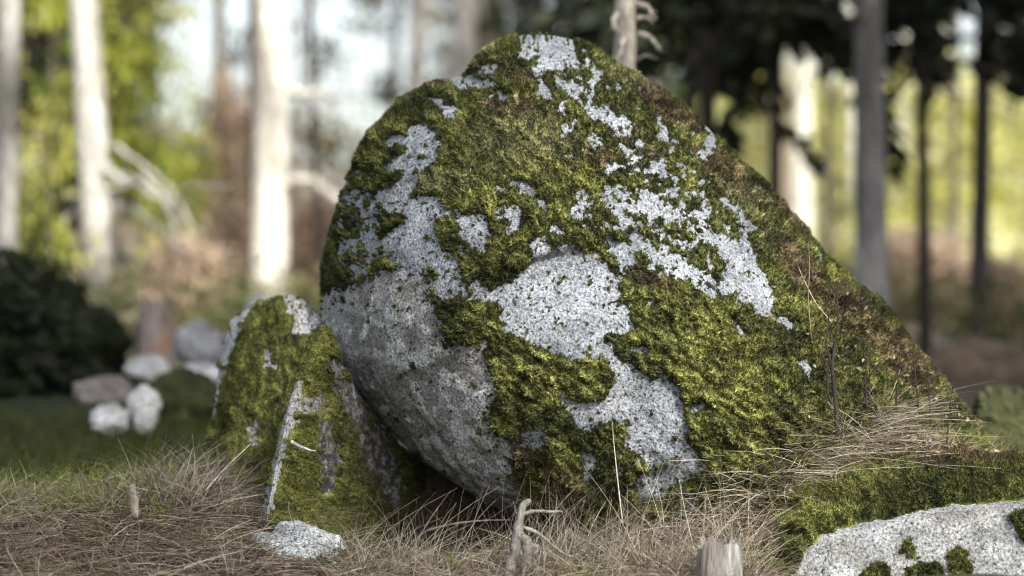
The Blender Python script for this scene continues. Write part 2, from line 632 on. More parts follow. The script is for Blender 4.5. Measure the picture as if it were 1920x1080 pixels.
def build_stone(name, label, cat, outline, centre, n, depth, roll, q, back, rockcol, field=None, mosscol=None,
                thick=0.014, clump=(24, 13), ang=35, fronds=0, frond_len=0.010, rough=0.010, spread_k=0.45, group=None,
                smooth=3, rim_noise=4.0, rough_scale=7.0):
    """closed stone: a front sheet inside a traced outline, at its own depth, rolled over at the rim, and a back"""
    g, rr = polar_outline(outline, centre, smooth=smooth)
    rr = rr + rim_noise * fbm(v3(np.cos(g) * 6, np.sin(g) * 6, len(name)), 4)
    s, th = disk_grid(n)
    t = s * (1 - spread_k) + spread_k * np.sin(s * np.pi / 2)
    rad = np.interp(th, np.concatenate([g, [np.pi]]), np.concatenate([rr, rr[:1]]))
    px = centre[0] + t * rad * np.cos(th)
    py = centre[1] + t * rad * np.sin(th)
    D = depth(px, py) + roll * (1 - np.sqrt(np.clip(1 - t ** q, 0, 1)))
    P = PX(px, py, D)
    nr = normals_of(P)
    if nr[n // 2, n // 2, 1] > 0:
        nr = -nr
        flip = True
    else:
        flip = False
    relief = fbm(P * rough_scale + len(name) * 3.3, 5, 0.55) * rough
    damp = sstep(1.0, 0.96, t)
    P = P + nr * (relief * damp)[..., None]
    root = empty(name, tuple(PX(centre[0], max(p[1] for p in outline), float(D.mean()))))
    inv = Matrix.Translation(root.location).inverted()
    # rock
    st = 2 if field is not None else 1
    Pr = P[::st, ::st]
    nr_ = Pr.shape[0]
    f1 = grid_faces(nr_, nr_)
    if flip:
        f1 = f1[:, ::-1]
    cr = rockcol(px[::st, ::st], py[::st, ::st], Pr)
    nb = max(41, (n // 8) | 1)
    sb, tb = disk_grid(nb)
    t2 = np.sin(sb * np.pi / 2)
    radb = np.interp(tb, np.concatenate([g, [np.pi]]), np.concatenate([rr, rr[:1]]))
    bx, by = centre[0] + t2 * radb * np.cos(tb) * .998, centre[1] + t2 * radb * np.sin(tb) * .998
    rx, ry = centre[0] + radb * np.cos(tb), centre[1] + radb * np.sin(tb)
    Db = depth(bx, by) * (1 - sb ** 2) + depth(rx, ry) * sb ** 2 + roll - 0.004 + back * np.sqrt(np.clip(1 - t2 ** 2, 0, 1))
    rim3 = PX(bx, by, depth(rx, ry) + roll)
    Pb = rim3.copy()
    Pb[..., 1] = Db + CAM_Y
    f2 = grid_faces(nb, nb)
    if not flip:
        f2 = f2[:, ::-1]
    cb = rockcol(bx, by, Pb)
    ro = obj('rock', make_mesh(name + '_rock', np.concatenate([Pr.reshape(-1, 3), Pb.reshape(-1, 3)]),
                               np.concatenate([f1, f2 + nr_ * nr_]), np.concatenate([cr.reshape(-1, 3), cb.reshape(-1, 3)])), M['rock'], root)
    ro.matrix_parent_inverse = inv
    if field is not None:
        fl = field.at(px, py)
        a = R(ang)
        u = px * math.cos(a) + py * math.sin(a)
        w = -px * math.sin(a) + py * math.cos(a)
        wob = fbm(v3(px / 40, py / 40, 2.2), 2) * 14
        d1, r1 = worley2((u + wob) / clump[0], (w - wob) / clump[1], 1)
        d2, r2 = worley2((u - wob) / (clump[0] * .42), (w + wob) / (clump[1] * .45), 2)
        d3, r3 = worley2(px / 70, py / 55, 5)
        cl = np.clip(1 - d1 * 1.15, 0, 1) ** .7 * (0.5 + r1) * .62 + np.clip(1 - d2 * 1.1, 0, 1) * (.4 + .6 * r2) * .38
        big = fbm(v3(px / 90, py / 70, 8.0), 3)
        tk = thick(px, py) if callable(thick) else thick
        h = tk * sstep(-1, 9, fl) * (0.10 + 1.35 * cl + 0.35 * np.clip(big, -.6, .8)) + 0.003 * sstep(-1, 3, fl) - 0.002
        h = np.where(fl < 0, -0.003, h)
        Pm = P + nr * (h * (0.35 + .65 * sstep(1.0, .985, t)))[..., None]
        cm = mosscol(px, py, Pm, r1, fl)
        fm = grid_faces(n, n)
        if flip:
            fm = fm[:, ::-1]
        ff = fl.ravel()
        keep = (ff[fm] > -0.8).any(1)
        fm = fm[keep]
        idx = np.unique(fm)
        rem = np.full(n * n, -1)
        rem[idx] = np.arange(len(idx))
        mo = obj('moss', make_mesh(name + '_moss', Pm.reshape(-1, 3)[idx], rem[fm], cm.reshape(-1, 3)[idx]), M['moss'], root)
        mo.matrix_parent_inverse = inv
        tag(mo, kind='stuff')
        if fronds:
            Pv, Nv, Cv = Pm.reshape(-1, 3), normals_of(Pm).reshape(-1, 3), cm.reshape(-1, 3)
            if flip:
                Nv = -Nv
            qf = fm[(ff[fm] > 0.5).all(1)]
            A = Pv[qf]
            area = np.linalg.norm(np.cross(A[:, 2] - A[:, 0], A[:, 3] - A[:, 1]), axis=1) * .5
            pk = RNG.choice(len(qf), fronds, p=area / area.sum())
            a1, b1 = RNG.random((2, fronds, 1))
            Q = A[pk]
            base = (Q[:, 0] * (1 - a1) + Q[:, 1] * a1) * (1 - b1) + (Q[:, 3] * (1 - a1) + Q[:, 2] * a1) * b1
            nv = Nv[qf[pk, 0]] + np.array([0, -0.1, 0.45])
            cc = Cv[qf[pk, 0]] * RNG.uniform(0.45, 1.5, (fronds, 1)) ** 2 * RNG.uniform(.9, 1.1, (fronds, 3))
            fr = obj('moss_frond', blades_mesh(name + '_fronds', base, nv, frond_len * RNG.uniform(.5, 1.25, fronds), frond_len * .40, cc, .5), M['frond'], root)
            fr.matrix_parent_inverse = inv
            tag(fr, kind='stuff')
        build_stone.moss_grid = (px, py, Pm, nr)
    tag(root, label, cat, group)
    build_stone.grid = (px, py, P, nr)
    return root


# --- the big boulder
OUT = [(880, 140), (900, 108), (935, 78), (975, 66), (1030, 64), (1075, 72), (1120, 95), (1160, 125), (1200, 148), (1240, 170), (1290, 205), (1330, 245),
       (1370, 290), (1420, 335), (1470, 385), (1510, 430), (1545, 480), (1580, 512), (1620, 545), (1660, 575), (1690, 615), (1715, 655), (1740, 685),
       (1775, 725), (1805, 765), (1830, 800), (1858, 850), (1880, 900), (1860, 980), (1700, 1020), (1500, 1040), (1300, 1045), (1120, 1035), (1030, 1015), (985, 985),
       (960, 968), (910, 943), (850, 908), (800, 872), (750, 827), (700, 777), (655, 722), (625, 670), (605, 620), (600, 580), (605, 530), (612, 480),
       (622, 430), (635, 390), (650, 340), (670, 290), (700, 245), (730, 213), (755, 186), (790, 166), (835, 151)]
CEN = (1090, 590)

def zone_(x, y):
    return np.exp(-(((x - 1290) / 170) ** 2 + ((y - 430) / 140) ** 2)) + np.exp(-(((x - 1080) / 90) ** 2 + ((y - 150) / 70) ** 2)) + np.exp(-(((x - 690) / 40) ** 2 + ((y - 440) / 90) ** 2))


fld = Field((560, 20, 1920, 1080), 30, 7.5)
clean, broken = 6.5, 15
ROCKS = [
    ([(977, 66), (1000, 60), (1047, 60), (1070, 70), (1077, 92), (1085, 115), (1062, 125), (1050, 130), (1035, 130), (1025, 137), (1017, 144), (1007, 140), (1005, 130), (995, 127), (1010, 112), (1015, 102), (995, 109), (977, 105)], 6),
    ([(1010, 175), (1022, 162), (1037, 170), (1032, 190), (1002, 185)], 5),
    ([(1030, 140), (1060, 150), (1087, 157), (1087, 175), (1057, 175), (1045, 158)], 10),
    ([(1104, 117), (1112, 122), (1125, 145), (1117, 160), (1105, 155)], 9),
    ([(1097, 205), (1117, 197), (1127, 210), (1132, 195), (1147, 210), (1152, 220), (1167, 222), (1182, 237), (1185, 247), (1160, 252), (1130, 237), (1120, 225), (1097, 222)], 6),
    ([(927, 182), (940, 172), (955, 187), (942, 191)], 4),
    ([(1038, 205), (1057, 198), (1057, 212)], 4),
    ([(1052, 235), (1075, 235), (1077, 247), (1065, 250), (1060, 260), (1055, 247)], 8),
    ([(1102, 255), (1125, 262), (1130, 272), (1120, 272), (1105, 265)], 5),
    ([(832, 145), (875, 142), (912, 150), (932, 162), (927, 168), (907, 168), (875, 160), (862, 172), (845, 160)], 6),
    ([(895, 136), (915, 122), (932, 120), (936, 130), (922, 140)], 5),
    ([(807, 187), (825, 190), (840, 197), (857, 207), (852, 222), (835, 222), (832, 207), (820, 197)], 5),
    ([(717, 262), (740, 250), (765, 255), (772, 235), (797, 230), (815, 250), (815, 265), (825, 270), (820, 285), (816, 300), (800, 312), (787, 325), (777, 345), (772, 365), (775, 372), (815, 372), (835, 392), (860, 397), (817, 412), (815, 435), (822, 455), (830, 470), (850, 475), (862, 490), (862, 515), (825, 515), (805, 500), (790, 517), (755, 512), (740, 490), (720, 470), (717, 447), (740, 427), (765, 412), (762, 398), (740, 395), (715, 385), (702, 378), (705, 365), (720, 355), (760, 345), (760, 320), (725, 315), (740, 302), (765, 290), (760, 275), (735, 272), (720, 270)], 5),
    ([(690, 385), (712, 380), (705, 430), (715, 470), (690, 500), (680, 450)], 17),
    ([(862, 405), (905, 408), (912, 420), (915, 450), (910, 470), (890, 472), (880, 450), (862, 445)], 14),
    ([(940, 397), (952, 386), (972, 387), (976, 405), (975, 430), (960, 432), (955, 452), (947, 440), (960, 420), (942, 407)], 5),
    ([(960, 340), (985, 345), (1002, 352), (1002, 362), (985, 362), (967, 350)], 5),
    ([(930, 347), (945, 352), (942, 360)], 4),
    ([(1080, 357), (1095, 355), (1100, 372), (1107, 385), (1095, 400), (1110, 405), (1095, 412), (1077, 410), (1072, 392), (1082, 380)], 6),
    ([(1010, 375), (1025, 385), (1027, 400), (1020, 397)], 5),
    ([(1030, 430), (1040, 425), (1055, 437), (1040, 440), (1030, 437)], 5),
    ([(1117, 425), (1132, 430), (1127, 436)], 4),
    ([(1125, 372), (1140, 354), (1182, 355), (1182, 375), (1197, 380), (1195, 350), (1212, 355), (1235, 375), (1260, 382), (1275, 400), (1280, 412), (1270, 430), (1255, 428), (1240, 400), (1205, 400), (1195, 405), (1170, 395), (1180, 407), (1202, 440), (1230, 467), (1250, 475), (1280, 480), (1295, 490), (1325, 517), (1342, 530), (1340, 560), (1325, 560), (1305, 540), (1295, 520), (1270, 525), (1245, 505), (1205, 475), (1185, 460), (1162, 420), (1162, 402), (1145, 390)], 9),
    ([(1127, 445), (1145, 440), (1157, 455), (1182, 462), (1195, 492), (1175, 507), (1162, 492), (1140, 472), (1152, 462)], 6),
    ([(1285, 387), (1295, 385), (1310, 415), (1327, 430), (1360, 447), (1390, 445), (1415, 472), (1417, 500), (1430, 517), (1440, 540), (1450, 560), (1440, 595), (1422, 590), (1405, 577), (1382, 567), (1355, 545), (1355, 525), (1360, 500), (1350, 485), (1340, 470), (1330, 450), (1305, 430), (1300, 410), (1290, 397)], 9),
    ([(1357, 372), (1370, 382), (1385, 405), (1410, 422), (1412, 432), (1397, 442), (1385, 422)], 7),
    ([(1230, 210), (1240, 220), (1252, 252), (1245, 267), (1230, 260), (1237, 240)], 7),
    ([(1280, 190), (1310, 210), (1332, 242), (1342, 270), (1330, 290), (1310, 305), (1305, 292), (1320, 275), (1320, 245), (1295, 215)], 8),
    ([(1157, 270), (1175, 282), (1195, 295), (1197, 327), (1190, 327), (1180, 300), (1162, 282)], 6),
    ([(1217, 272), (1227, 280), (1245, 305), (1237, 305), (1225, 290)], 6),
    ([(1215, 312), (1240, 315), (1270, 345), (1260, 345), (1227, 327)], 8),
    ([(1140, 310), (1165, 310), (1157, 332), (1145, 317)], 9),
    ([(1427, 362), (1452, 377), (1445, 384)], 5),
    ([(880, 550), (892, 530), (907, 540), (932, 542), (965, 530), (977, 512), (997, 497), (1002, 475), (995, 457), (1022, 447), (1035, 475), (1057, 455), (1077, 457), (1090, 475), (1092, 490), (1110, 472), (1130, 492), (1140, 510), (1167, 527), (1155, 540), (1165, 555), (1147, 567), (1170, 570), (1175, 587), (1187, 612), (1167, 622), (1135, 625), (1125, 635), (1142, 652), (1152, 670), (1185, 687), (1215, 710), (1245, 710), (1270, 730), (1280, 752), (1285, 797), (1280, 825), (1300, 840), (1320, 875), (1295, 900), (1260, 905), (1245, 930), (1202, 940), (1192, 905), (1202, 892), (1225, 885), (1215, 867), (1195, 850), (1172, 837), (1177, 805), (1167, 795), (1155, 785), (1125, 790), (1107, 802), (1090, 805), (1072, 777), (1050, 747), (1057, 737), (1072, 755), (1100, 757), (1135, 752), (1150, 725), (1152, 702), (1145, 682), (1130, 667), (1110, 667), (1080, 675), (1050, 665), (1020, 652), (985, 637), (957, 622), (937, 597), (947, 585), (942, 570), (905, 562), (880, 560)], 4.5),
    ([(1295, 765), (1310, 752), (1320, 757), (1320, 767), (1300, 775)], 4),
    ([(1367, 597), (1385, 612), (1395, 630), (1382, 625)], 3),
    ([(1182, 650), (1212, 657), (1212, 664)], 4),
    ([(1527, 472), (1542, 483), (1537, 492)], 3),
    ([(1500, 685), (1522, 690), (1515, 712)], 8),
    ([(1455, 598), (1490, 606), (1480, 616)], 9),
    ([(560, 560), (600, 556), (640, 545), (700, 522), (735, 505), (750, 512), (790, 517), (803, 540), (812, 585), (820, 595), (830, 622), (835, 647), (870, 650), (912, 640), (905, 660), (915, 690), (927, 720), (935, 740), (917, 757), (920, 810), (957, 830), (960, 885), (970, 920), (980, 945), (955, 1000), (700, 1000), (560, 700)], 6),
    ([(805, 520), (850, 515), (875, 535), (872, 550), (840, 556), (815, 560)], 16),
    ([(1342, 940), (1357, 940), (1360, 965), (1345, 965)], 6),
    ([(1280, 940), (1305, 920), (1295, 970), (1275, 997)], 8),
    ([(1092, 850), (1112, 852), (1112, 902), (1097, 900)], 9),
    ([(1150, 870), (1165, 875), (1160, 900), (1150, 890)], 8),
    ([(980, 800), (1030, 795), (1025, 830), (985, 850)], 22),
]
for poly, amp in ROCKS:
    fld.rock(poly, amp)
fld.amp[(fld.X < 720) & (fld.Y > 300) & (fld.Y < 560)] = 13
for poly in ([(735, 385), (748, 380), (752, 395), (740, 398)], [(1110, 522), (1125, 520), (1128, 528), (1115, 530)],
             [(1015, 530), (1022, 526), (1024, 540), (1018, 542)], [(1000, 580), (1012, 578), (1012, 587), (1002, 587)],
             [(1224, 865), (1250, 862), (1252, 878), (1228, 882)], [(1110, 665), (1130, 660), (1132, 672), (1112, 674)]):
    fld.moss(poly)
fld.amp[(fld.X > 1110) & (fld.X < 1480) & (fld.Y > 80) & (fld.Y < 600) & (fld.amp < 12)] += 4
brk_ = np.clip(zone_(fld.X, fld.Y) + np.exp(-(((fld.X - 665) / 60) ** 2 + ((fld.Y - 420) / 130) ** 2)) + .6 * np.exp(-(((fld.X - 1200) / 150) ** 2 + ((fld.Y - 260) / 110) ** 2))
               + .8 * np.exp(-(((fld.X - 870) / 50) ** 2 + ((fld.Y - 460) / 80) ** 2)) + .7 * np.exp(-(((fld.X - 1000) / 60) ** 2 + ((fld.Y - 850) / 70) ** 2)), 0, 1)
fld.f = np.minimum(fld.f, 17 - 14 * brk_)
fld.amp = np.maximum(fld.amp, 7 + 8 * brk_)
fld.f -= 1.5 + 1.5 * zone_(fld.X, fld.Y)
fld.finish(1)


def boulder_depth(px, py):
    D = 8.72 + 0.00042 * (540 - py) + 0.25 * np.clip((px - 1150) / 700, 0, 2) ** 2
    xr = np.interp(py, [100, 400, 560, 760, 960], [760, 800, 835, 930, 990])
    D = D + 0.055 * np.log1p(np.exp(np.clip((xr - px) / 45, -20, 20)))
    # a few broad planes and steps on the face
    D = D + 0.03 * fbm(v3(px / 260, py / 220, 0.5), 2)
    D = D + 0.035 * sstep(-8, 14, (py - (1290 - px) * 0.28 - 400)) * sstep(860, 960, px) * sstep(1320, 1180, px)
    return D


def boulder_rock(px, py, P):
    n = fbm(P * 5, 4)
    n2 = fbm(P * 16 + 9, 4)
    c = mixc((0.18, 0.195, 0.222), (0.31, 0.33, 0.362), sstep(-.4, .5, n + .5 * n2))
    wx = 14 * fbm(v3(px / 22, py / 22, 6.0), 3)
    dd, rr = worley2((px + wx) / 26, (py - wx) / 22, 4)
    ros = sstep(.62, .3, dd) * (rr > .45)
    c = mixc(c, mixc((.36, .39, .41), (.17, .19, .205), rr * 1.6 - .7), ros * .55)
    d = seg_sdf(px, py, ROCKS[40][0])
    granite = mixc((0.17, 0.167, 0.16), (0.30, 0.295, 0.285), sstep(-.35, .45, n))
    blot = sstep(0.10, 0.26, n2 + 0.22 * zone(px, py, 890, 830, 95, 130, 60) + .20 * zone(px, py, 770, 640, 70, 60, 90) + .12 * zone(px, py, 880, 720, 60, 50) - 0.02)
    granite = mixc(granite, (0.52, 0.55, 0.54), blot * .85)
    return mixc(c, granite, sstep(-6, 14, d))


def boulder_moss(px, py, P, r, fl):
    n = fbm(v3(px / 75, py / 55, 1.0), 4)
    n2 = fbm(v3(px / 24, py / 18, 4.0), 3)
    c = mixc(MOSS['dark'], MOSS['green'], sstep(-.45, .25, n + .6 * n2))
    c = mixc(c, MOSS['bright'], sstep(.05, .6, n + .6 * n2) * .7)
    def z(*a):
        return zone(px, py, *a)
    ol = np.maximum.reduce([z(980, 270, 110, 65), z(840, 345, 60, 25), z(1400, 385, 75, 28, 45), z(1175, 150, 60, 25, 30), z(910, 100, 45, 18, -45) * .9, z(1470, 470, 70, 28, 48) * .7])
    c = mixc(c, MOSS['olive'], np.clip(ol * (.55 + .6 * n2), 0, .85))
    gr = np.maximum.reduce([z(1330, 680, 170, 100, 40), z(1010, 690, 140, 50, 20), z(1030, 330, 90, 40), z(1280, 330, 75, 25, 48), z(930, 380, 80, 25)])
    c = mixc(c, MOSS['bright'], np.clip(gr * (.35 + .8 * n2), 0, .7))
    br = np.maximum.reduce([z(990, 150, 30, 20), z(820, 168, 26, 10), z(960, 205, 60, 20), z(1240, 200, 75, 22, 40), z(1180, 260, 60, 20, 40), z(1350, 320, 80, 26, 48), z(1480, 400, 70, 20, 48),
                            z(1500, 510, 90, 32, 48), z(1600, 600, 110, 35, 48), z(1690, 680, 90, 40, 50), z(1220, 525, 60, 16, 30), z(975, 860, 26, 60), z(1060, 910, 40, 50), z(1130, 300, 50, 18, 30), z(1290, 235, 35, 15, 45)])
    c = mixc(c, mixc(MOSS['brown'], MOSS['tan'], sstep(.05, .5, n2)), np.clip(br * (.65 + .7 * n2), 0, .95))
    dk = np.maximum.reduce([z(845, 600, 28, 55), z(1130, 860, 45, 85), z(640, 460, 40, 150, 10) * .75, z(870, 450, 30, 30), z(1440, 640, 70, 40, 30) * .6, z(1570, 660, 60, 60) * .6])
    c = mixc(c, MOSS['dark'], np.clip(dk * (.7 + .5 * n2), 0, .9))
    c = c * (0.34 + 1.1 * np.asarray(r) ** .9)[..., None] * (1 + .5 * fbm(v3(px / 11, py / 8, 14.0), 2) + .7 * fbm(v3(px / 5, py / 4, 24.0), 2))[..., None]
    thin = sstep(9, 1, fl)
    return mixc(c, np.array(MOSS['dark']) * .8, thin * .7)


def boulder_thick(px, py):
    t = 0.016 + 0.016 * zone(px, py, 1340, 690, 190, 120, 40) + 0.008 * zone(px, py, 1010, 700, 160, 60, 20)
    return t - 0.004 * zone(px, py, 640, 450, 60, 160)


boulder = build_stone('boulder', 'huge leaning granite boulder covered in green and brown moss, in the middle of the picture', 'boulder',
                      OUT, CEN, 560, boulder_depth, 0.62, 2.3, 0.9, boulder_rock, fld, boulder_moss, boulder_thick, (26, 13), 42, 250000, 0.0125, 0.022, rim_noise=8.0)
B_GRID = build_stone.moss_grid


def on_boulder(px, py):
    gx_, gy_, P_, n_ = B_GRID
    i = np.argmin((gx_ - px) ** 2 + (gy_ - py) ** 2)
    return P_.reshape(-1, 3)[i], n_.reshape(-1, 3)[i]


# --- generic colours for the smaller stones
def pale_rock(lo=(0.42, 0.43, 0.44), hi=(0.62, 0.63, 0.62), s=8):
    def f(px, py, P):
        return mixc(lo, hi, sstep(-.4, .5, fbm(P * s, 4)))
    return f


def plain_moss(a='green', b='bright', c_='dark', shift=0.0, sc=40.0):
    def f(px, py, P, r, fl):
        n = fbm(v3(px / sc, py / sc, 3.0), 4) + shift
        c = mixc(MOSS[c_], MOSS[a], sstep(-.5, 0, n))
        c = mixc(c, MOSS[b], sstep(0.0, .5, n))
        return c * (0.7 + .6 * np.asarray(r))[..., None]
    return f


# --- upright block left of the boulder
f2 = Field((360, 520, 820, 1060), 30, 6)
f2.rock([(415, 640), (430, 600), (470, 575), (480, 572), (462, 600), (445, 640), (425, 690), (405, 780), (385, 800)], 7)
f2.rock([(530, 552), (560, 550), (605, 585), (605, 605), (580, 630), (550, 625), (548, 600), (538, 570)], 5)
f2.rock([(490, 660), (512, 655), (515, 690), (495, 690)], 12)
f2.rock([(470, 790), (485, 780), (480, 830), (466, 830)], 14)
f2.finish(4, True, 80)


def block_depth(px, py):
    D = 9.3 + 0.0014 * (600 - px) + 0.0008 * (740 - py) + 0.003 * np.clip(455 + (740 - py) * .1 - px, 0, None)
    gul = np.cos((px + (py - 560) * .28 - 470) / 27.0 + 1.5 * fbm(v3(px / 60, py / 120, 6.0), 2))
    return D + 0.022 * gul + 0.05 * sstep(-4, 6, px + (py - 560) * .1 - 548) * sstep(640, 600, py)


build_stone('standing_stone', 'upright mossy stone block with pale bare top, leaning against the left side of the boulder', 'stone',
            [(420, 640), (432, 602), (470, 574), (520, 562), (545, 552), (570, 560), (605, 596), (622, 640), (630, 760), (610, 900), (520, 960), (420, 930), (385, 880), (393, 820), (402, 750), (410, 690)],
            (520, 740), 220, block_depth, 0.13, 9, 0.35, pale_rock((0.30, 0.30, 0.30), (0.50, 0.50, 0.51)), f2, plain_moss('green', 'bright', 'dark', 0.0, 24.0),
            0.014, (30, 11), 100, 60000, 0.009, 0.014, smooth=1, rough_scale=12)

# --- wedge stone under the boulder's left edge
f3 = Field((440, 560, 860, 1080), 30, 6)
f3.rock([(552, 718), (566, 715), (560, 760), (545, 810), (528, 870), (515, 930), (508, 960), (490, 965), (500, 920), (515, 850), (535, 770)], 5)
f3.rock([(600, 745), (612, 742), (615, 800), (632, 850), (640, 865), (625, 870), (626, 920), (605, 925), (598, 870), (600, 800)], 7)
f3.rock([(545, 745), (600, 750), (612, 768), (580, 772), (550, 772)], 14)
f3.rock([(622, 680), (650, 700), (720, 810), (760, 900), (740, 960), (700, 900), (660, 800), (630, 730)], 17)
f3.rock([(480, 950), (505, 945), (500, 985), (470, 985)], 6)
f3.finish(6, True, 60)


def wedge_depth(px, py):
    xr = np.interp(py, [600, 690, 735, 960], [612, 572, 548, 500])
    d = px - xr
    D = 8.86 + 0.0026 * np.clip(d, 0, None) + 0.006 * np.clip(-d, 0, None) + 0.00035 * (760 - py)
    return D + 0.012 * fbm(v3(px / 40, py / 60, 3), 2)


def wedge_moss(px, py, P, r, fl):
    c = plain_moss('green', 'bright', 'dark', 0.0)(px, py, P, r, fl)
    return mixc(c, MOSS['dark'], sstep(610, 660, px) * .75)  # right face: dark moss, with the overhang's shade also in its colour


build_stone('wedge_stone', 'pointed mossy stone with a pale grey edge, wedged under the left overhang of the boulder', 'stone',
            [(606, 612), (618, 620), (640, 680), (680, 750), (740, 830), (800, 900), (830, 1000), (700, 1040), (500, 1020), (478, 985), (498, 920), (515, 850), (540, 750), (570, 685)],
            (620, 860), 200, wedge_depth, 0.08, 10, 0.30, lambda px, py, P: mixc(mixc((0.24, 0.24, 0.255), (0.38, 0.38, 0.40), sstep(-.4, .5, fbm(P * 14, 4))), mixc((0.05, 0.05, 0.05), (0.24, 0.235, 0.24), sstep(-.15, .4, fbm(P * 40, 3))), sstep(585, 605, px)), f3, wedge_moss,  # right of the ridge the overhang's shade is put into the rock colour
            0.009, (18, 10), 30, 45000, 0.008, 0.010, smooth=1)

# --- small white stone at the foot of the wedge
build_stone('pale_stone', 'small angular white stone in the dry grass at the foot of the wedge stone', 'stone',
            [(470, 1012), (480, 998), (508, 1000), (525, 978), (560, 976), (600, 992), (640, 1012), (650, 1030), (620, 1052), (540, 1062), (490, 1050)],
            (560, 1018), 121, lambda px, py: 8.52 + 0.0012 * (1018 - py) + 0.0004 * np.abs(px - 560), 0.08, 4, 0.14,
            pale_rock((0.32, 0.34, 0.35), (0.50, 0.52, 0.53), 14), None, rough=0.022, smooth=1, rough_scale=14)

# --- granite with a moss quilt, bottom right
f5 = Field((1400, 820, 2100, 1220), -30, 6)
f5.moss([(1400, 830), (2100, 830), (2100, 930), (1920, 938), (1880, 940), (1760, 950), (1680, 970), (1600, 985), (1540, 1005), (1510, 1040), (1480, 1110), (1400, 1110)], 7)
f5.moss([(1885, 965), (1930, 955), (2100, 950), (2100, 1080), (1935, 1030), (1910, 1010), (1900, 985)], 6)
f5.moss([(1685, 1025), (1710, 1015), (1722, 1040), (1700, 1055)], 16)
f5.moss([(1780, 1040), (1800, 1030), (1815, 1045), (1825, 1085), (1800, 1120), (1780, 1080)], 14)
f5.moss([(1700, 1068), (1740, 1055), (1770, 1062), (1780, 1120), (1700, 1120)], 14)
f5.moss([(1620, 1062), (1650, 1055), (1680, 1075), (1640, 1120), (1610, 1100)], 16)
f5.finish(8, False, 10)


def right_depth(px, py):
    top = np.interp(px, [1400, 1510, 1600, 1700, 1800, 1920, 2100], [1080, 1010, 985, 962, 945, 932, 925])
    D = 8.46 + 0.0024 * np.clip(top + 15 - py, 0, None) + 0.0006 * np.clip(top - py, -200, 0)
    return D + .0006 * np.clip(1560 - px, 0, None)


def right_moss(px, py, P, r, fl):
    n = fbm(v3(px / 40, py / 30, 3.0), 4)
    c = mixc(MOSS['dark'], MOSS['green'], sstep(-.4, .25, n + .5 * zone(px, py, 1530, 930, 110, 80)))
    c = mixc(c, MOSS['bright'], np.clip(zone(px, py, 1560, 920, 170, 60, -20) * (.65 + n), 0, .85))
    c = mixc(c, MOSS['brown'], np.clip(zone(px, py, 1750, 868, 180, 22) * (.7 + n), 0, .9))
    c = mixc(c, MOSS['dark'], np.clip(zone(px, py, 1720, 930, 220, 26, -6) * .6, 0, 1))
    return c * (0.7 + .6 * np.asarray(r))[..., None]


build_stone('mossy_stone', 'low pale granite stone under a thick moss quilt in the bottom right corner', 'stone',
            [(1440, 1000), (1470, 930), (1520, 885), (1600, 868), (1750, 862), (1900, 860), (2060, 870), (2100, 1000), (2080, 1180), (1800, 1200), (1560, 1190), (1450, 1120)],
            (1760, 1020), 300, right_depth, 0.12, 8, 0.3, lambda px, py, P: mixc(mixc((0.22, 0.23, 0.235), (0.40, 0.41, 0.41), sstep(-.4, .5, fbm(P * 12, 4))), (.13, .115, .095), sstep(.0, .45, fbm(P * 4.5 + 3, 4)) * .65), f5, right_moss,
            0.030, (30, 18), 20, 80000, 0.013, 0.014)


# ------------------------------------------------------------------ blurred stones behind
def ell(cx, cy_, rx, ry, seed, n=14, j=.16):
    r = random.Random(seed)
    return [(cx + rx * math.cos(a) * (1 + r.uniform(-j, j)), cy_ + ry * math.sin(a) * (1 + r.uniform(-j, j))) for a in [2 * math.pi * k / n for k in range(n)]]


def small_stone(name, label, cx, cy_, rx, ry, D, col, seed, group=None, mossy=False, n=71):
    kx = K(D) * min(rx, ry)
    fl = None
    if mossy:
        fl = Field((cx - rx - 20, cy_ - ry - 20, cx + rx + 20, cy_ + ry + 20), 30, 8)
        fl.finish(seed, False)
    return build_stone(name, label, 'stone', ell(cx, cy_, rx, ry, seed), (cx, cy_), n, lambda px, py: D + 0.0008 * (cy_ - py) + 0 * px, kx * .8, 4, kx * 1.3, col,
                       fl, plain_moss('dark', 'green', 'dark', -.15), 0.02, rough=0.07, smooth=1, group=group, rim_noise=8)


g_ = 'stones scattered in the shade left of the boulder'
small_stone('stone', 'flat white stone on top of the blurred stone heap, upper left of the heap', 278, 688, 46, 24, 14.0, pale_rock((0.5, .5, .5), (.68, .68, .68)), 1, g_)
small_stone('stone', 'brownish grey rounded stone, leftmost of the blurred stone heap', 196, 738, 56, 38, 13.6, pale_rock((0.22, .20, .19), (.34, .31, .29)), 2, g_)
small_stone('stone', 'white stone low in the blurred heap, below the brownish rounded stone', 208, 786, 36, 32, 12.4, pale_rock((0.5, .5, .5), (.66, .66, .66)), 3, g_)
small_stone('stone', 'tall white stone in the blurred heap beside the dark mossy stone', 268, 770, 32, 46, 12.5, pale_rock((0.5, .5, .5), (.66, .66, .66)), 4, g_)
small_stone('stone', 'narrow white slab in the blurred heap next to the upright mossy block', 384, 697, 38, 19, 13.8, pale_rock((0.52, .53, .55), (.7, .7, .7)), 5, g_)
small_stone('stone', 'dark green mossy stone of the blurred heap next to the upright block', 346, 752, 58, 60, 12.9, pale_rock((.2, .2, .2), (.3, .3, .3)), 6, g_, True)
small_stone('stone', 'bluish grey stone behind the blurred heap, below the old stump', 372, 648, 52, 46, 15.0, pale_rock((0.22, .23, .25), (.4, .41, .43)), 7, g_)
small_stone('stone', 'pale rounded stone peeping out behind the top of the upright block', 484, 580, 30, 28, 14.5, pale_rock((0.42, .42, .44), (.6, .6, .6)), 8, g_)
small_stone('stone', 'dark mossy hump at the right edge behind the foot of the boulder', 1890, 810, 90, 78, 10.9, pale_rock((.14, .14, .14), (.22, .22, .22)), 9, None, True)
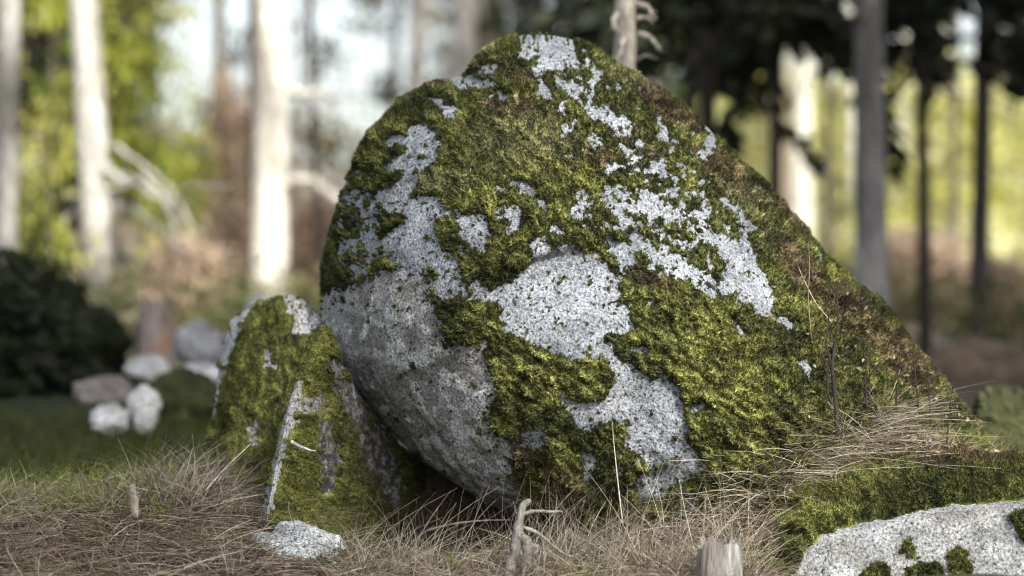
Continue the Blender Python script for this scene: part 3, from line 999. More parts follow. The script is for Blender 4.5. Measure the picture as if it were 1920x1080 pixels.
small_stone('stone', 'brown mound of earth and stone far behind at the right edge', 1830, 690, 110, 50, 20.0, pale_rock((.16, .12, .09), (.26, .2, .15)), 10)
f9 = Field((-320, 440, 320, 900), 30, 9)
f9.finish(9, False)
build_stone('dark_boulder', 'big moss-covered boulder at the left edge, coloured dark to stand for deep shade', 'boulder',
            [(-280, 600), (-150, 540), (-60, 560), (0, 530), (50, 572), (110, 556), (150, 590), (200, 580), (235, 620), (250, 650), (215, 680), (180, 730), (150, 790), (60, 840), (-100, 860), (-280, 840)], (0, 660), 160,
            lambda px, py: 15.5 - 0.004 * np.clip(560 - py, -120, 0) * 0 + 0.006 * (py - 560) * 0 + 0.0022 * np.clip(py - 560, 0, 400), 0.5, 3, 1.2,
            pale_rock((.06, .06, .055), (.12, .12, .11)), f9, lambda px, py, P, r, fl: mixc((.016, .02, .008), (0.010, 0.016, 0.004), sstep(-.4, .3, fbm(v3(px / 60, py / 60, 1), 3))), 0.03, rough=0.06)  # near-black moss and rock colours carry the deep shade


# ------------------------------------------------------------------ grass and litter
def grass(name, label, roots, L, wid, cols, lean, kind='stuff', cat='grass', bendy=0.6, droop=0.5, seg=4, parent=None):
    n = len(roots)
    L = (np.asarray(L) * np.ones(n))
    d = np.asarray(lean, float) + RNG.normal(0, bendy, (n, 3)) * np.array([1, 1, .25])
    d[:, 2] = np.abs(d[:, 2])
    d0 = d / np.linalg.norm(d, axis=1)[:, None]
    az = RNG.uniform(0, 2 * np.pi, n)
    hor = np.stack([np.cos(az), np.sin(az), np.zeros(n)], 1) * droop + d0 * np.array([.8, .8, 0])
    hor[:, 2] = -droop * RNG.uniform(.1, .9, n)
    s = np.linspace(0, 1, seg)[None, :, None]
    C = roots[:, None, :] + d0[:, None, :] * L[:, None, None] * s + hor[:, None, :] * L[:, None, None] * (s ** 2) * .55
    side = np.cross(d0, RNG.normal(size=(n, 3)))
    side /= np.linalg.norm(side, axis=1)[:, None] + 1e-9
    tap = np.linspace(1, 0.25, seg)[None, :, None]
    wv = (np.asarray(wid) * np.ones(n))[:, None, None] * .5 * tap * side[:, None, :]
    V = np.stack([C - wv, C + wv], 2)                      # n, seg, 2, 3
    gz_ = terr(V[..., 0], V[..., 1]) - 0.004
    V[..., 2] = np.maximum(V[..., 2], gz_)
    i = np.arange(n)[:, None] * seg * 2
    j = np.arange(seg - 1)[None, :] * 2
    b = i + j
    F = np.stack([b, b + 1, b + 3, b + 2], -1).reshape(-1, 4)
    o = obj(name, make_mesh(name, V.reshape(-1, 3), F, np.repeat(cols, seg * 2, 0), False), M['grass'], parent)
    if parent is None:
        tag(o, label, cat, None, kind)
    return o


def scatter(n, px_rng, D_rng, dens=None):
    out = []
    tot = 0
    while tot < n:
        m = n * 3
        D = RNG.uniform(*D_rng, m)
        px = RNG.uniform(*px_rng, m)
        if dens is not None:
            k = RNG.random(m) < dens(px, D)
            px, D = px[k], D[k]
        out.append(np.stack([(px - 960) * K0 * D / 9, D - 9], 1))
        tot += len(px)
    xy = np.concatenate(out)[:n]
    return np.concatenate([xy, terr(xy[:, 0], xy[:, 1])[:, None] - 0.003], 1)


STRAW = np.array([(.32, .26, .185), (.42, .35, .26), (.21, .155, .11), (.13, .092, .065), (.52, .46, .36), (.08, .056, .04), (.06, .042, .03), (.24, .185, .13)])
PALE = np.array([(.36, .32, .25), (.46, .42, .345), (.26, .225, .17), (.17, .14, .105), (.33, .29, .215), (.10, .08, .06)])
GREEN = np.array([(.10, .13, .025), (.16, .19, .04), (.22, .24, .07), (.08, .10, .02)])


def pick(pal, n):
    return pal[RNG.integers(0, len(pal), n)] * RNG.uniform(.75, 1.45, (n, 1))


def outside_stones(px, D):
    return np.ones_like(px)


n = 15000
grass('dry_grass', 'thick tan mat of dry grass along the bottom left', scatter(n, (-120, 520), (8.1, 9.35), lambda p, D: np.where(p > 400, .45, 1.0)),
      RNG.uniform(.06, .19, n), RNG.uniform(.0022, .0055, n), pick(STRAW, n), (0.15, -0.25, 0.32), bendy=1.0, droop=1.0, seg=5)
n = 420
grass('tall_straw', 'taller straw tuft leaning against the foot of the upright mossy block', scatter(n, (250, 430), (8.75, 9.3)),
      RNG.uniform(.10, .26, n), RNG.uniform(.0018, .0034, n), pick(PALE, n), (0.25, -0.1, 1), bendy=.45, droop=.6)
n = 3000
grass('green_grass', 'short pale green grass at the left edge above the dry grass', scatter(n, (-120, 330), (8.75, 9.6)),
      RNG.uniform(.04, .13, n), RNG.uniform(.002, .0035, n), pick(GREEN, n) * 1.6, (0.05, 0, 1), bendy=.5)
n = 8000
grass('pale_grass', 'pale dry grass in front of the foot of the boulder', scatter(n, (560, 1440), (8.05, 8.85), lambda p, D: np.interp(p, [560, 700, 1000, 1250, 1440], [.5, .6, .8, 1, .8]) * np.where((p > 640) & (p < 1010) & (D > 8.42), .12, 1)),
      RNG.uniform(.05, .17, n), RNG.uniform(.002, .004, n), pick(np.concatenate([STRAW, PALE]), n), (0.05, -0.2, .45), bendy=.95, droop=.9, seg=5)
n = 500
grass('grass_stalk', 'long thin grass stalks rising in front of the foot of the boulder', scatter(n, (640, 1420), (8.35, 8.7), lambda p, D: np.interp(p, [640, 900, 1000, 1200, 1420], [.3, .3, .9, 1, .8])),
      RNG.uniform(.14, .34, n), RNG.uniform(.0014, .0026, n), pick(PALE, n) * 1.1, (0.15, 0.0, 1), bendy=.38, droop=.35, seg=6)
n = 3200
grass('straw_tussock', 'pale straw tussock spreading over the bank right of the boulder face', scatter(n, (1390, 1690), (8.75, 9.05), lambda p, D: np.interp(p, [1390, 1450, 1620, 1690], [.6, 1, .8, .2])),
      RNG.uniform(.09, .24, n), RNG.uniform(.0018, .0036, n), pick(PALE, n) * 1.35, (-0.05, -0.25, .6), bendy=.9, droop=.8, seg=5)
n = 2600
grass('bank_grass', 'green and straw grass on the brown bank at the right', scatter(n, (1380, 1900), (8.7, 9.1)),
      RNG.uniform(.03, .12, n), RNG.uniform(.0016, .003, n), np.concatenate([pick(GREEN, 1300), pick(STRAW, 1300)]), (0.1, -0.2, .9), bendy=.6)
n = 9000
grass('shaded_grass', 'blurred grass behind the left bank, its green darkened to stand for shade', scatter(n, (-300, 420), (9.5, 13.0)),
      RNG.uniform(.05, .16, n), RNG.uniform(.003, .006, n), pick(GREEN, n) * .4, (0, 0, 1), bendy=.5)  # green palette darkened to put the hollow's shade into the blades
n = 2500
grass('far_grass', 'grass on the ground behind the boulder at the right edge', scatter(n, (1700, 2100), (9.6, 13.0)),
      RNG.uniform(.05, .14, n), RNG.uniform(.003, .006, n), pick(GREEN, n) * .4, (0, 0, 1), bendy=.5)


def tussocks(name, label, spots, per, L, pal, spread=.035):
    rt, dr = [], []
    for (px, D) in spots:
        c = np.array([(px - 960) * K(D), D - 9])
        o = RNG.normal(0, spread, (per, 2))
        rt.append(c + o)
        dr.append(np.concatenate([o / spread * .33 + RNG.normal(0, .12, (per, 2)), np.ones((per, 1)) * .9], 1))
    rt, dr = np.concatenate(rt), np.concatenate(dr)
    roots = np.concatenate([rt, terr(rt[:, 0], rt[:, 1])[:, None] - .003], 1)
    m = len(roots)
    return grass(name, label, roots, RNG.uniform(L * .45, L, m), RNG.uniform(.0018, .004, m), pick(pal, m), dr, bendy=.12, droop=.75, seg=6)


rs_ = random.Random(77)
tussocks('straw_tuft', 'pale straw tufts standing out of the dry grass along the bottom left', [(rs_.uniform(-60, 470), rs_.uniform(8.3, 9.1)) for _ in range(26)], 40, .14, PALE)
tussocks('foot_tuft', 'pale straw tufts at the foot of the boulder', [(rs_.uniform(1000, 1430), rs_.uniform(8.3, 8.62)) for _ in range(20)] + [(rs_.uniform(650, 1000), rs_.uniform(8.3, 8.6)) for _ in range(8)], 45, .2, PALE * .9)
tussocks('green_tuft', 'fresh green grass tufts scattered through the dry grass', [(rs_.uniform(-40, 1400), rs_.uniform(8.2, 9.0)) for _ in range(26)] + [(rs_.uniform(1420, 1560), rs_.uniform(8.5, 8.9)) for _ in range(14)], 40, .11, GREEN * 1.2, .03)


def leaf_litter(name, label, roots, size, cols, tilt=.5):
    n = len(roots)
    nr = np.array([0, -.25, 1.0]) + RNG.normal(0, tilt, (n, 3))
    nr /= np.linalg.norm(nr, axis=1)[:, None]
    a = np.cross(nr, RNG.normal(size=(n, 3)))
    a /= np.linalg.norm(a, axis=1)[:, None]
    b = np.cross(nr, a)
    L = (size * RNG.uniform(.6, 1.3, n))[:, None]
    c = roots + nr * 0.006 + np.array([0, 0, 0.004])
    curl = nr * L * RNG.uniform(.0, .35, (n, 1))
    V = np.stack([c - a * L * .5, c - a * L * .15 + b * L * .26 + curl, c + a * L * .22 + b * L * .24 + curl, c + a * L * .55 + curl * .5,
                  c + a * L * .22 - b * L * .24 + curl, c - a * L * .15 - b * L * .26 + curl], 1)
    i = np.arange(n)[:, None] * 6
    F = np.concatenate([i + np.array([0, 3, 2, 1]), i + np.array([0, 5, 4, 3])])
    o = obj(name, make_mesh(name, V.reshape(-1, 3), F, np.repeat(cols, 6, 0), False), M['litter'])
    return tag(o, label, 'leaf litter', None, 'stuff')


LEAF = np.array([(.20, .14, .10), (.14, .095, .07), (.30, .24, .18), (.38, .32, .25), (.10, .07, .05), (.25, .19, .14)])
n = 1500
leaf_litter('leaf_litter', 'brown dead leaves lying on the bank at the right', scatter(n, (1400, 1930), (8.72, 9.15)), .024, pick(LEAF, n) * 1.3)
n = 1500
leaf_litter('needle_litter', 'brown dead leaves among the grass along the bottom', scatter(n, (-60, 1420), (8.1, 8.8)), .022, pick(LEAF, n))
# leaves lodged on the right flank of the boulder
pts = []
for _ in range(230):
    px = random.uniform(1500, 1830)
    py = random.uniform(max(560, 560 + (px - 1600) * 1.1), 800)
    p, nn = on_boulder(px, py)
    pts.append(p + nn * .008)
leaf_litter('lodged_leaves', 'brown dead leaves lodged in the moss on the right flank of the boulder', np.array(pts), .017, pick(LEAF, len(pts)) * .7, .7)


# ------------------------------------------------------------------ small wood and stems
def stem(name, label, lines, D, col, cat='plant', group=None, mat='twig', rough=.15):
    """lines: list of (pixel points with optional depth offset, radius at base, radius at tip)"""
    b = lines[0][0][0]
    root_p = W(b[0], b[1], D)
    mb = MB()
    for pl, r0, r1 in lines:
        pts = np.array([PX(p[0], p[1], D + (p[2] if len(p) > 2 else 0)) for p in pl])
        s = np.linspace(0, 1, len(pts) * 5)
        sp = np.stack([np.interp(s, np.linspace(0, 1, len(pts)), pts[:, k]) for k in range(3)], 1)
        if len(sp) > 4:
            sp[1:-1] = (sp[:-2] + sp[1:-1] * 2 + sp[2:]) / 4
        sp[1:] += RNG.normal(0, r0 * .07, (len(sp) - 1, 3))
        V, q, t = tube(sp - np.array(root_p), np.linspace(r0, r1, len(sp)), 9, 0, 0)
        cc = np.repeat(sp - np.array(root_p), 9, 0)
        nz = fbm(V * np.array([75, 75, 5]) + len(name), 3)
        V[:len(cc)] = cc + (V[:len(cc)] - cc) * (1 + rough * 2.2 * nz[:len(cc)])[:, None]
        mb.add(V, q, t, mixc(np.array(col) * .5, np.array(col) * 1.2, sstep(-.4, .35, fbm(V * np.array([90, 90, 18]), 3))))
    o = obj(name, mb.mesh(name), M[mat], None, root_p)
    return tag(o, label, cat, group)


DK = (.035, .028, .024)
gs = 'thin bare stems on the bank at the right'
stem('sapling', 'dark bare sapling rising from the straw tussock on the right side of the boulder', [
    ([(1570, 815), (1568, 760), (1560, 690), (1566, 640), (1572, 590), (1568, 545), (1585, 520)], .0075, .002),
    ([(1560, 690), (1548, 640), (1555, 600), (1545, 560)], .004, .0012),
    ([(1556, 700), (1540, 660), (1520, 620)], .003, .001),
    ([(1562, 760), (1552, 740), (1550, 690)], .005, .003)], 8.72, DK, 'sapling')
stem('bare_stem', 'thin brown stem with a bent tip against the upper right moss of the boulder', [([(1522, 640, .0), (1515, 560), (1518, 500), (1516, 455)], .0025, .001)], 8.86, (.22, .17, .12), 'stem', gs)
stem('bare_stem', 'dark thin stem standing just right of the sapling', [([(1625, 770), (1622, 700), (1628, 650)], .003, .001), ([(1624, 720), (1640, 690), (1660, 670)], .002, .001)], 8.80, DK, 'stem', gs)
stem('bare_stem', 'dark thin stem before the right rim of the boulder', [([(1722, 770), (1718, 720), (1712, 660), (1716, 640)], .003, .0012)], 8.92, DK, 'stem', gs)
stem('bare_stem', 'forked dark stem near the right end of the boulder', [([(1745, 800), (1742, 740), (1738, 680)], .0035, .0012), ([(1743, 750), (1775, 720), (1785, 735)], .0022, .001)], 8.95, DK, 'stem', gs)
stem('bare_stem', 'rightmost dark stem at the lower right end of the boulder', [([(1775, 840), (1780, 770), (1788, 715)], .004, .0015), ([(1780, 770), (1800, 740)], .002, .001)], 8.95, DK, 'stem', gs)
stem('bare_stem', 'dark stem between the sapling and the forked stem', [([(1680, 760), (1685, 690), (1690, 640)], .003, .001), ([(1684, 700), (1650, 730)], .002, .001)], 8.85, DK, 'stem', gs)
stem('dry_stalk', 'curved straw stalk crossing the brown moss on the right shoulder', [([(1560, 605), (1530, 570), (1505, 520), (1497, 500)], .0018, .0008)], 8.90, (.5, .42, .3), 'stalk', gs)
stem('dry_stalk', 'long pale stalk rising in front of the dark moss at the boulder foot', [([(1168, 985), (1158, 900), (1150, 820), (1148, 790)], .002, .0008)], 8.42, (.5, .48, .38), 'stalk', gs)
stem('dry_stalk', 'bent pale straw lying across the foot of the upright block', [([(385, 920), (420, 880), (470, 832)], .0022, .001)], 8.72, (.55, .5, .38), 'stalk', gs)
stem('wood_chip', 'pale wood splinter caught on the moss of the wedge stone', [([(545, 828), (560, 836), (580, 844), (592, 846)], .006, .002)], 8.84, (.55, .54, .52), 'wood', None, 'wood')
stem('wood_stub', 'short pale wooden stub sticking out of the dry grass at the left', [([(255, 970), (251, 935), (245, 910)], .014, .012)], 8.62, (.36, .32, .25), 'wood', None, 'wood', .25)
stem('dead_branch', 'weathered grey dead branch standing at the foot of the boulder', [
    ([(948, 1092), (958, 1060), (968, 1020), (972, 985), (978, 955), (990, 938)], .020, .010),
    ([(972, 1000), (985, 1012), (990, 1040), (985, 1085)], .016, .012),
    ([(980, 965), (1000, 958), (1030, 960), (1055, 959)], .008, .003),
    ([(975, 985), (1010, 1000), (1050, 1035), (1085, 1050)], .007, .003),
    ([(985, 1030), (1000, 1022), (1012, 1030), (1000, 1040)], .010, .004)], 8.36, (.24, .22, .195), 'branch', None, 'wood', .3)
stem('fallen_twig', 'dark thin twig lying in front of the black gap under the boulder', [([(800, 995), (850, 982), (900, 976), (965, 975)], .004, .002)], 8.42, (.14, .12, .1), 'twig', None, 'twig')

# leaves of two small green sprigs
def sprig(name, label, px, py, D, nl, h, col):
    o = empty(name, W(px, py, D))
    mb = MB()
    mb.tube([(0, 0, 0), (.003, 0, h * .5), (0, 0, h)], [.0018, .0015, .0008], 5, 0, 0, (.10, .12, .03))
    obj('stalk', mb.mesh('sprig_stalk'), M['twig'], o)
    for k in range(nl):
        a = k * 2.4
        z = h * (.25 + .75 * k / nl)
        l = .028 * (1.1 - .5 * k / nl)
        d = np.array([math.cos(a), math.sin(a), .5])
        s = np.array([-math.sin(a), math.cos(a), 0])
        b = np.array([0, 0, z])
        V = np.array([b, b + d * l * .5 + s * l * .28, b + d * l, b + d * l * .5 - s * l * .28])
        obj('leaf', make_mesh('sprig_leaf', V, np.array([[0, 1, 2, 3]]), np.tile(np.array(col) * random.uniform(.8, 1.2), (4, 1)), False), M['leaf'], o)
    tag(o, label, 'plant')


sprig('green_sprig', 'small light green sprig in the dry grass left of the dead branch', 845, 1072, 8.3, 11, .06, (.2, .26, .06))
sprig('green_sprig', 'small dark green sprig below the white stone', 600, 1078, 8.3, 12, .06, (.12, .15, .05))


# weathered stump at the bottom
def stump(name, label, px, py_top, D, rad, h, col, seed=0, red=False):
    base = W(px, py_top, D)
    base.z -= h
    seg, rows = 48, 14
    a = np.linspace(0, 2 * np.pi, seg, endpoint=False)
    jag = fbm(v3(np.cos(a) * 2.5, np.sin(a) * 2.5, seed), 3)
    top = h * (1 - .12 + .26 * jag + .10 * fbm(v3(np.cos(a) * 9, np.sin(a) * 9, seed + 1), 2))
    groove = fbm(v3(np.cos(a) * 9, np.sin(a) * 9, seed + 3), 3)
    V = []
    for k in range(rows):
        s = k / (rows - 1)
        r = rad * (1.15 - .18 * s) * (1 + .16 * groove + .05 * fbm(v3(np.cos(a) * 5, np.sin(a) * 5, s * 2 + seed), 2))
        V.append(np.stack([r * np.cos(a), r * np.sin(a), top * s], 1))
    for f in (.78, .5, .2):     # broken, hollow top
        r = rad * f
        V.append(np.stack([r * np.cos(a), r * np.sin(a), top * (.93 - .25 * (1 - f)) + .02 * fbm(v3(np.cos(a) * 5 * f, np.sin(a) * 5 * f, seed + 7), 2)], 1))
    V = np.array(V)
    nr = len(V)
    i = np.arange(nr - 1)[:, None] * seg
    j = np.arange(seg)[None, :]
    j2 = (j + 1) % seg
    q = np.stack([i + j, i + j2, i + seg + j2, i + seg + j], -1).reshape(-1, 4)
    V = V.reshape(-1, 3)
    c = mixc(np.array(col) * .55, np.array(col) * 1.25, sstep(-.4, .4, fbm(V * np.array([40, 40, 6]), 3)))
    if not red:
        c = mixc(c, np.array((.20, .125, .075)), sstep(.01, -.03, V[:, 0] + .02 * fbm(V * 30, 2)) * .4)
    if red:
        c = mixc(c, (.40, .17, .08), sstep(.2, .6, fbm(V * 6 + 5, 2)))
    root = empty(name, base)
    obj('trunk', make_mesh(name + '_side', V, q[:(rows - 1) * seg], c), M['wood'], root)
    qt = q[(rows - 1) * seg:] - (rows - 1) * seg
    obj('broken_top', make_mesh(name + '_top', V[(rows - 1) * seg:], qt, c[(rows - 1) * seg:] * .7), M['wood'], root)
    return tag(root, label, 'stump')


stump('stump', 'weathered grey split stump in the grass at the bottom right of centre', 1350, 1000, 8.16, .062, .24, (.30, .29, .275), 2)
stump('stump', 'old broken stump with a reddish side, blurred behind the stone heap', 290, 548, 16.0, .095, .42, (.33, .28, .25), 5, True)


# ------------------------------------------------------------------ trees
def trunk_mesh(name, pts, rad, col, seed, seg=14, dark=.5):
    pts = np.asarray(pts, float)
    s = np.linspace(0, 1, 40)
    sp = np.stack([np.interp(s, np.linspace(0, 1, len(pts)), pts[:, k]) for k in range(3)], 1)
    rr = np.interp(s, np.linspace(0, 1, len(rad)), rad)
    V, q, t = tube(sp, rr, seg, .16, seed)
    c = mixc(np.array(col) * dark, np.array(col), sstep(-.35, .2, fbm(V * np.array([5, 5, 2.2]) + seed, 4) + .8 * fbm(V * np.array([2, 2, 1.4]) + seed * 2, 2)))
    return make_mesh(name, V, [q, t], c)


def conifer_crown(name, z0, z1, rmax, nb, ns, seed, cols, size=.22, droop=.35):
    r = np.random.default_rng(seed)
    mb = MB()
    Vs, Cs = [], []
    for k in range(nb):
        f = (k + r.random()) / nb
        z = z0 + (z1 - z0) * f
        L = rmax * (1 - f) ** .75 * r.uniform(.65, 1.1) + .25
        a = r.uniform(0, 2 * np.pi)
        s = np.linspace(0, 1, 5)
        d = np.array([math.cos(a), math.sin(a), 0])
        dr = droop * r.uniform(.5, 1.4)
        P = np.array([0, 0, z]) + d * (L * s)[:, None] + np.array([0, 0, 1]) * (L * (.12 * s - dr * s ** 2))[:, None]
        mb.tube(P, np.linspace(.016, .004, 5) * (L / 2 + .4), 4, 0, 0, (.10, .085, .075))
        t = np.sqrt(r.uniform(.04, 1, ns))
        c = np.stack([np.interp(t, s, P[:, i]) for i in range(3)], 1)
        c = c + r.normal(0, .07, (ns, 3))
        side = np.cross(d, [0, 0, 1])
        sgn = r.choice([-1, 1], ns)[:, None]
        dirv = d * r.uniform(.3, 1, (ns, 1)) + side * sgn * r.uniform(.2, 1, (ns, 1)) + np.array([0, 0, -1]) * r.uniform(0, .7, (ns, 1))
        dirv /= np.linalg.norm(dirv, axis=1)[:, None]
        wv = np.cross(dirv, r.normal(size=(ns, 3)))
        wv /= np.linalg.norm(wv, axis=1)[:, None]
        l = size * r.uniform(.6, 1.5, (ns, 1))
        w = l * .22
        Vs.append(np.stack([c, c + dirv * l * .5 + wv * w, c + dirv * l, c + dirv * l * .5 - wv * w], 1))
        cc = np.array(cols)[r.integers(0, len(cols), ns)] * r.uniform(.7, 1.3, (ns, 1))
        Cs.append(np.repeat(cc, 4, 0))
    V = np.concatenate(Vs).reshape(-1, 3)
    mb.add(V, np.arange(len(V)).reshape(-1, 4), None, np.concatenate(Cs))
    me = mb.mesh(name, False)
    me.materials.append(M['needle'])
    return me


def leafy_crown(name, boxes, nl, seed, cols, size=.09, clusters=60):
    """boxes: ellipsoids (cx,cy,cz,rx,ry,rz) relative to the base"""
    r = np.random.default_rng(seed)
    mb = MB()
    Vs, Cs = [], []
    for (cx, cy_, cz, rx, ry, rz) in boxes:
        for k in range(clusters):
            v = r.normal(size=3)
            v = v / np.linalg.norm(v) * r.uniform(.25, 1) ** .5
            c0 = np.array([cx + rx * v[0], cy_ + ry * v[1], cz + rz * v[2]])
            mb.tube([np.array([cx * .6, cy_ * .6, max(cz - rz, .3)]) * .5 + c0 * .5, c0], [.012, .004], 4, 0, 0, (.12, .10, .08))
            m = max(nl // clusters, 3)
            rad = r.uniform(.12, .34)
            c = c0 + r.normal(0, rad, (m, 3)) * np.array([1, 1, .6])
            nrm = r.normal(size=(m, 3)) + np.array([0, 0, .6])
            nrm /= np.linalg.norm(nrm, axis=1)[:, None]
            a = np.cross(nrm, r.normal(size=(m, 3)))
            a /= np.linalg.norm(a, axis=1)[:, None]
            b = np.cross(nrm, a)
            l = size * r.uniform(.6, 1.4, (m, 1))
            Vs.append(np.stack([c - a * l * .5, c + b * l * .3, c + a * l * .5, c - b * l * .3], 1))
            base = np.array(cols)[r.integers(0, len(cols))] * r.uniform(.75, 1.25)
            Cs.append(np.repeat(base * r.uniform(.75, 1.25, (m, 1)), 4, 0))
    V = np.concatenate(Vs).reshape(-1, 3)
    mb.add(V, np.arange(len(V)).reshape(-1, 4), None, np.concatenate(Cs))
    me = mb.mesh(name, False)
    me.materials.append(M['leaf'])
    return me


def ground_at(px, D):
    x = (px - 960) * K(D)
    return Vector((x, D - 9, float(terr(x, D - 9)) - .05))


def kinked(name, bl, b0, b1, col, rs):
    bl = np.array(bl)
    seg = np.linalg.norm(np.diff(bl, axis=0), axis=1)
    tot = seg.sum()
    s0 = np.concatenate([[0], np.cumsum(seg)]) / tot
    s = np.linspace(0, 1, 12)
    P = np.stack([np.interp(s, s0, bl[:, k]) for k in range(3)], 1)
    for i in range(1, len(P)):
        P[i] += np.array([rs.gauss(0, 1), rs.gauss(0, 1), rs.gauss(0, 1)]) * tot * .022
    rad = np.linspace(b0, b1 * .6, len(P)) * np.array([rs.uniform(.8, 1.25) for _ in s])
    mb = MB()
    mb.tube(P, rad, 8, .25, rs.random() * 9, col)
    for k in range(5):
        i = rs.randrange(3, len(P) - 1)
        d = P[i] - P[i - 1]
        d = d / (np.linalg.norm(d) + 1e-9) + np.array([rs.gauss(0, .6), rs.gauss(0, .6), rs.gauss(0, .6)])
        L = tot * rs.uniform(.10, .28)
        mb.tube([P[i], P[i] + d * L * .5 + np.array([0, 0, rs.uniform(-.1, .1) * L]), P[i] + d * L], [rad[i] * .5, rad[i] * .35, rad[i] * .15], 5, .1, k, col * .9)
    return mb.mesh(name)


def tree(name, label, px, D, width_px, col, h=9, lean=(0, 0), crown=None, seed=0, group=None, crown_rot=0.0, crown_mat=None, branches=(), cat='tree', dark=.5, pos=None, rad=None, cs=1.0, cz=1.0):
    base = ground_at(px, D) if pos is None else Vector(pos)
    r0 = width_px * K(D) * .5 if rad is None else rad
    root = empty(name, base)
    rs = random.Random(seed)
    w1, w2 = rs.uniform(-.05, .05), rs.uniform(-.05, .05)
    pts = [(0, 0, 0), (lean[0] * .3 + w1, lean[1] * .3, h * .3), (lean[0] * .6 + w2, lean[1] * .6, h * .6), (lean[0], lean[1], h)]
    obj('trunk', trunk_mesh(name + '_trunk', pts, [r0 * 1.25, r0, r0 * .9, r0 * .6, r0 * .2], col, seed, dark=dark), M['bark'], root)
    for bl, b0, b1 in branches:           # branches given relative to the base
        me = kinked(name + '_branch', bl, b0, b1, np.array(col) * .85, rs)
        obj('branch', me, M['bark'], root)
    if crown is not None:
        c = bpy.data.objects.new('crown', crown)
        scene.collection.objects.link(c)
        c.parent = root
        c.rotation_euler = (0, 0, crown_rot)
        c.scale = (cs, cs, cz)
    return tag(root, label, cat, group)


PINE = (.50, .44, .36)
GREY = (.26, .245, .24)
YG = [(.34, .37, .05), (.42, .43, .08), (.20, .25, .03), (.50, .48, .14), (.12, .16, .02)]
DG = [(.012, .017, .007), (.019, .025, .009), (.009, .013, .006)]  # spruce greens lowered: shade of the wood put into the colour
MG = [(.05, .075, .02), (.08, .10, .025), (.035, .055, .018)]

spr_low = conifer_crown('spruce_low', 2.35, 11, 2.6, 72, 80, 1, DG, .24, .28)
spr_mid = conifer_crown('spruce_mid', 2.6, 12, 2.4, 80, 80, 2, DG, .26, .40)
spr_high = conifer_crown('spruce_high', 7.5, 16, 2.0, 70, 60, 3, MG, .28, .2)
spr_full = conifer_crown('spruce_full', 0.4, 9, 2.2, 90, 70, 4, MG, .26, .35)
spr_dark = conifer_crown('spruce_dark', 0.3, 8, 1.9, 90, 80, 14, [(.012, .018, .007), (.02, .028, .010), (.035, .05, .014)], .26, .35)
spr_shade = conifer_crown('spruce_shade', 3.0, 20, 3.8, 150, 120, 5, DG, .55, .3)


def rel(D, base, pl):
    return [tuple(W(p[0], p[1], D + (p[2] if len(p) > 2 else 0)) - base) for p in pl]


# left side
b = ground_at(507, 24)
tree('pine_tree', 'bright sunlit straight trunk nearest the left side of the boulder', 507, 24, 60, (.70, .66, .57), 11, (0.0, 0), spr_high, 11, None, .3, dark=.45,
     branches=[(rel(24, b, [(535, 345), (570, 340, -.2), (605, 350, -.3), (635, 375, -.4), (650, 400, -.5)]), .055, .03), (rel(24, b, [(535, 175), (590, 172, .3), (640, 185, .5)]), .05, .03)])
tree('pine_tree', 'thin dark trunk just left of the bright straight trunk', 473, 26, 14, (.10, .075, .06), 9, (0, 0), None, 12)
tree('pine_tree', 'thin dark bent trunk between the bright trunk and the boulder', 602, 26, 13, (.12, .09, .075), 9, (-.25, 0), None, 13)
b = ground_at(195, 22)
tree('pine_tree', 'pale blotchy trunk second from the left edge among yellow green leaves', 195, 22, 54, (.60, .57, .51), 10, (-.45, 0), spr_high, 14, None, 1.3, dark=.22,
     branches=[(rel(22, b, [(200, 310), (250, 345, -.4), (300, 380, -.8), (340, 430, -1.0)]), .035, .02), (rel(22, b, [(215, 340), (270, 350, -.6), (330, 380, -.9), (375, 440, -1)]), .03, .015), (rel(22, b, [(205, 380), (260, 395, -.5), (310, 430, -.7), (330, 470, -1)]), .03, .015), (rel(22, b, [(200, 270), (260, 300, -.3), (300, 330, -.6), (330, 390, -.8)]), .025, .01), (rel(22, b, [(190, 330, .2), (150, 380, .2), (110, 430, .1)]), .03, .012)])
tree('pine_tree', 'pale trunk at the left edge of the picture', 6, 20, 40, (.62, .59, .53), 10, (0.05, 0), spr_high, 15, None, 2.2, dark=.22)

yl1 = leafy_crown('young_beech_a', [(0, 0, 2.2, 1.3, 1.0, 1.3), (.3, 0, 3.6, 1.2, 1, 1.2)], 2200, 21, YG, .11, 34)
yl2 = leafy_crown('young_beech_b', [(0, 0, 1.3, .9, .8, .8), (-.2, .2, 2.6, .9, .8, 1.2)], 1700, 22, YG, .11, 30)
yl3 = leafy_crown('shrub_c', [(0, 0, .7, .7, .6, .6)], 1500, 23, YG, .10, 40)
BRW = [(.46, .34, .25), (.56, .45, .34), (.36, .25, .18)]
brk = leafy_crown('bracken', [(0, 0, .7, 1.1, .8, .7), (.4, 0, 1.3, .9, .6, .7)], 2200, 24, BRW, .12, 55)
gy_ = 'sunlit young trees at the left'
tree('young_tree', 'sunlit yellow green young tree between the two leftmost trunks', 95, 25, 10, (.2, .18, .15), 3.6, (.1, 0), yl1, 31, gy_, cs=.5)
tree('young_tree', 'sunlit yellow green young tree between the blotchy trunk and the bright trunk', 268, 27, 10, (.2, .18, .15), 3.4, (.1, 0), yl2, 32, gy_, .6, cs=.58)
tree('young_tree', 'low yellow green shrub right of the blotchy trunk', 330, 25.5, 8, (.2, .18, .15), 1.1, (0, 0), yl3, 33, gy_, 1.1, cs=.5)
tree('young_tree', 'yellow green leaves low at the left edge, above the dark boulder', 20, 21.5, 8, (.2, .18, .15), 1.2, (0, 0), yl3, 34, gy_, 2.1, cs=.6)
tree('brown_shrub', 'brown withered thicket left of the bright straight trunk', 415, 29, 8, (.3, .24, .19), 1.6, (0, 0), brk, 35, None, .0, cat='shrub', cs=.4)
